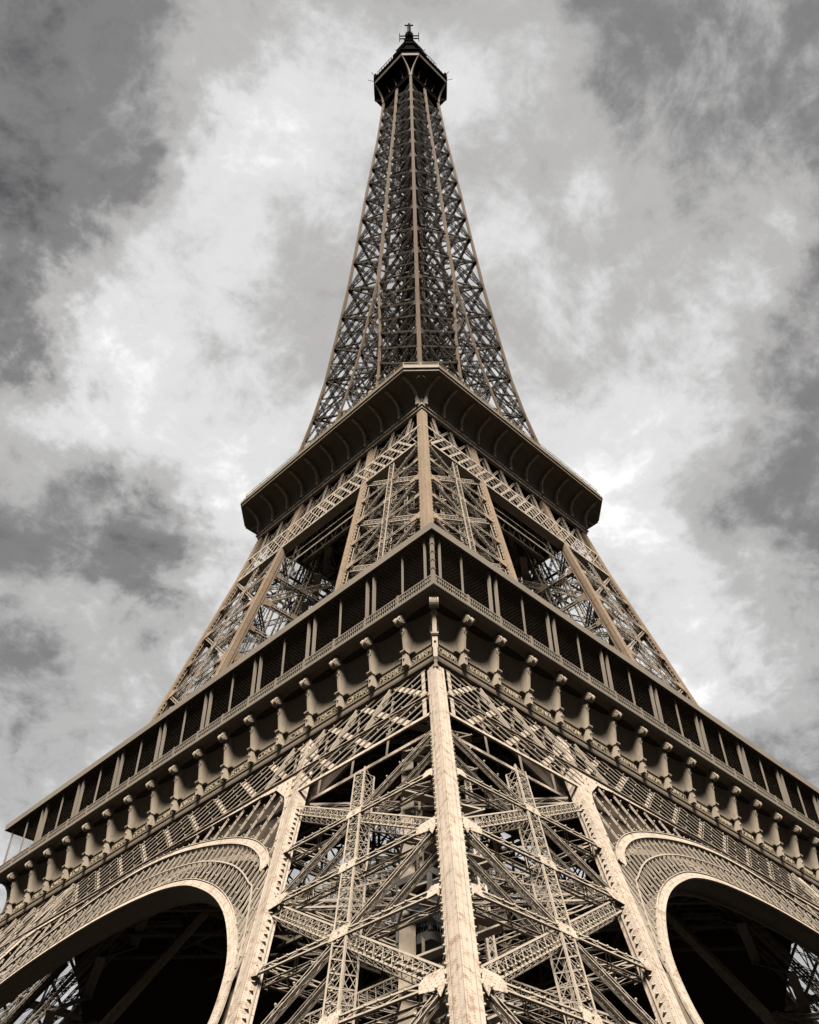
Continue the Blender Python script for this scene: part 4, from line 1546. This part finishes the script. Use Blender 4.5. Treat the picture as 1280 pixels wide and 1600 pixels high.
# ------------------------------------------------------------------ lamps: small pale caps screwed to the girders
near = np.array([np.asarray(p, float) for p in LAMPS])
key = np.round(near / .16).astype(int)
_, ui = np.unique(key, axis=0, return_index=True)
near = near[np.sort(ui)]
dist = np.linalg.norm(near - CAM, axis=1)
rel = near - CAM
zc_ = rel @ FWD
uu = 640 + FPX * (rel @ RIGHT) / zc_
vv = 800 + FPX * (rel @ DOWN) / zc_
inview = (zc_ > 0) & (uu > -10) & (uu < 1290) & (vv > 0) & (vv < 1595)
near = near[inview]; dist = dist[inview]
order = np.argsort(dist)
near = near[order]


def cap_rings(p, r):
    k = 6
    d = unit(CAM * [1, 1, 0] - np.asarray(p) * [1, 1, 0])
    return [[p + V(math.cos(t) * r * f, math.sin(t) * r * f, z * r) for t in np.linspace(0, 2 * math.pi, k, endpoint=False)] for f, z in ((.55, -1.3), (.6, -.5), (1.0, -.2), (.9, .6), (.4, 1.0))]


rest = MB()
for i, p in enumerate(near):
    if i < 100:
        m_ = MB(); m_.loft(cap_rings(p, .066)); m_.build('lamp', M_LAMP, tower, smooth=True)
    else:
        rest.loft(cap_rings(p, .066))
ro = rest.build('lamp_strings', M_LAMP, tower)
ro['kind'] = 'stuff'

# ------------------------------------------------------------------ lift cabin climbing inside the near leg
lift = empty('lift_cabin')
lift['label'] = 'grey glazed lift cabin with a wire grille door inside the nearest tower leg'
lift['category'] = 'lift cabin'
p0 = V(-39.70, -38.30, 29.19)
lift.location = Vector(p0)
mb = MB()
mb.box((0, 0, -1.75), 2.6, 2.6, .5)
mb.box((0, 0, 1.75), 2.6, 2.6, .35)
for x in (-1.2, 1.2):
    for y in (-1.2, 1.2):
        mb.box((x, y, 0), .2, .2, 3.2)
mb.build('cabin_frame', M_CABIN, lift)
mb = MB()
mb.box((0, 0, .2), 2.3, 2.3, 2.7)
mb.build('window', M_GLASS, lift)
mb = MB()
for q in np.arange(-1.1, 1.11, .2):
    mb.bar(V(q, -1.22, -1.5), V(q, -1.22, -.3), .03, .03, V(1, 0, 0))
    mb.bar(V(-1.22, q, -1.5), V(-1.22, q, -.3), .03, .03, V(0, 1, 0))
for z in (-.9, -.3):
    mb.bar(V(-1.2, -1.24, z), V(1.2, -1.24, z), .05, .05, V(0, 0, 1))
    mb.bar(V(-1.24, -1.2, z), V(-1.24, 1.2, z), .05, .05, V(0, 0, 1))
mb.build('grille', M_CABIN, lift)
mb = MB()
mb.box((.8, -1.33, -1.75), .9, .1, .4)
mb.build('buffer', M_RED, lift)

# ------------------------------------------------------------------ ground
mb = MB()
mb.poly([V(-3000, -3000, GROUND_Z), V(3000, -3000, GROUND_Z), V(3000, 3000, GROUND_Z), V(-3000, 3000, GROUND_Z)], [(0, 1, 2, 3)])
g = mb.build('ground', M_GROUND)
g['kind'] = 'structure'
g['label'] = 'unseen darkened gravel ground under the tower'
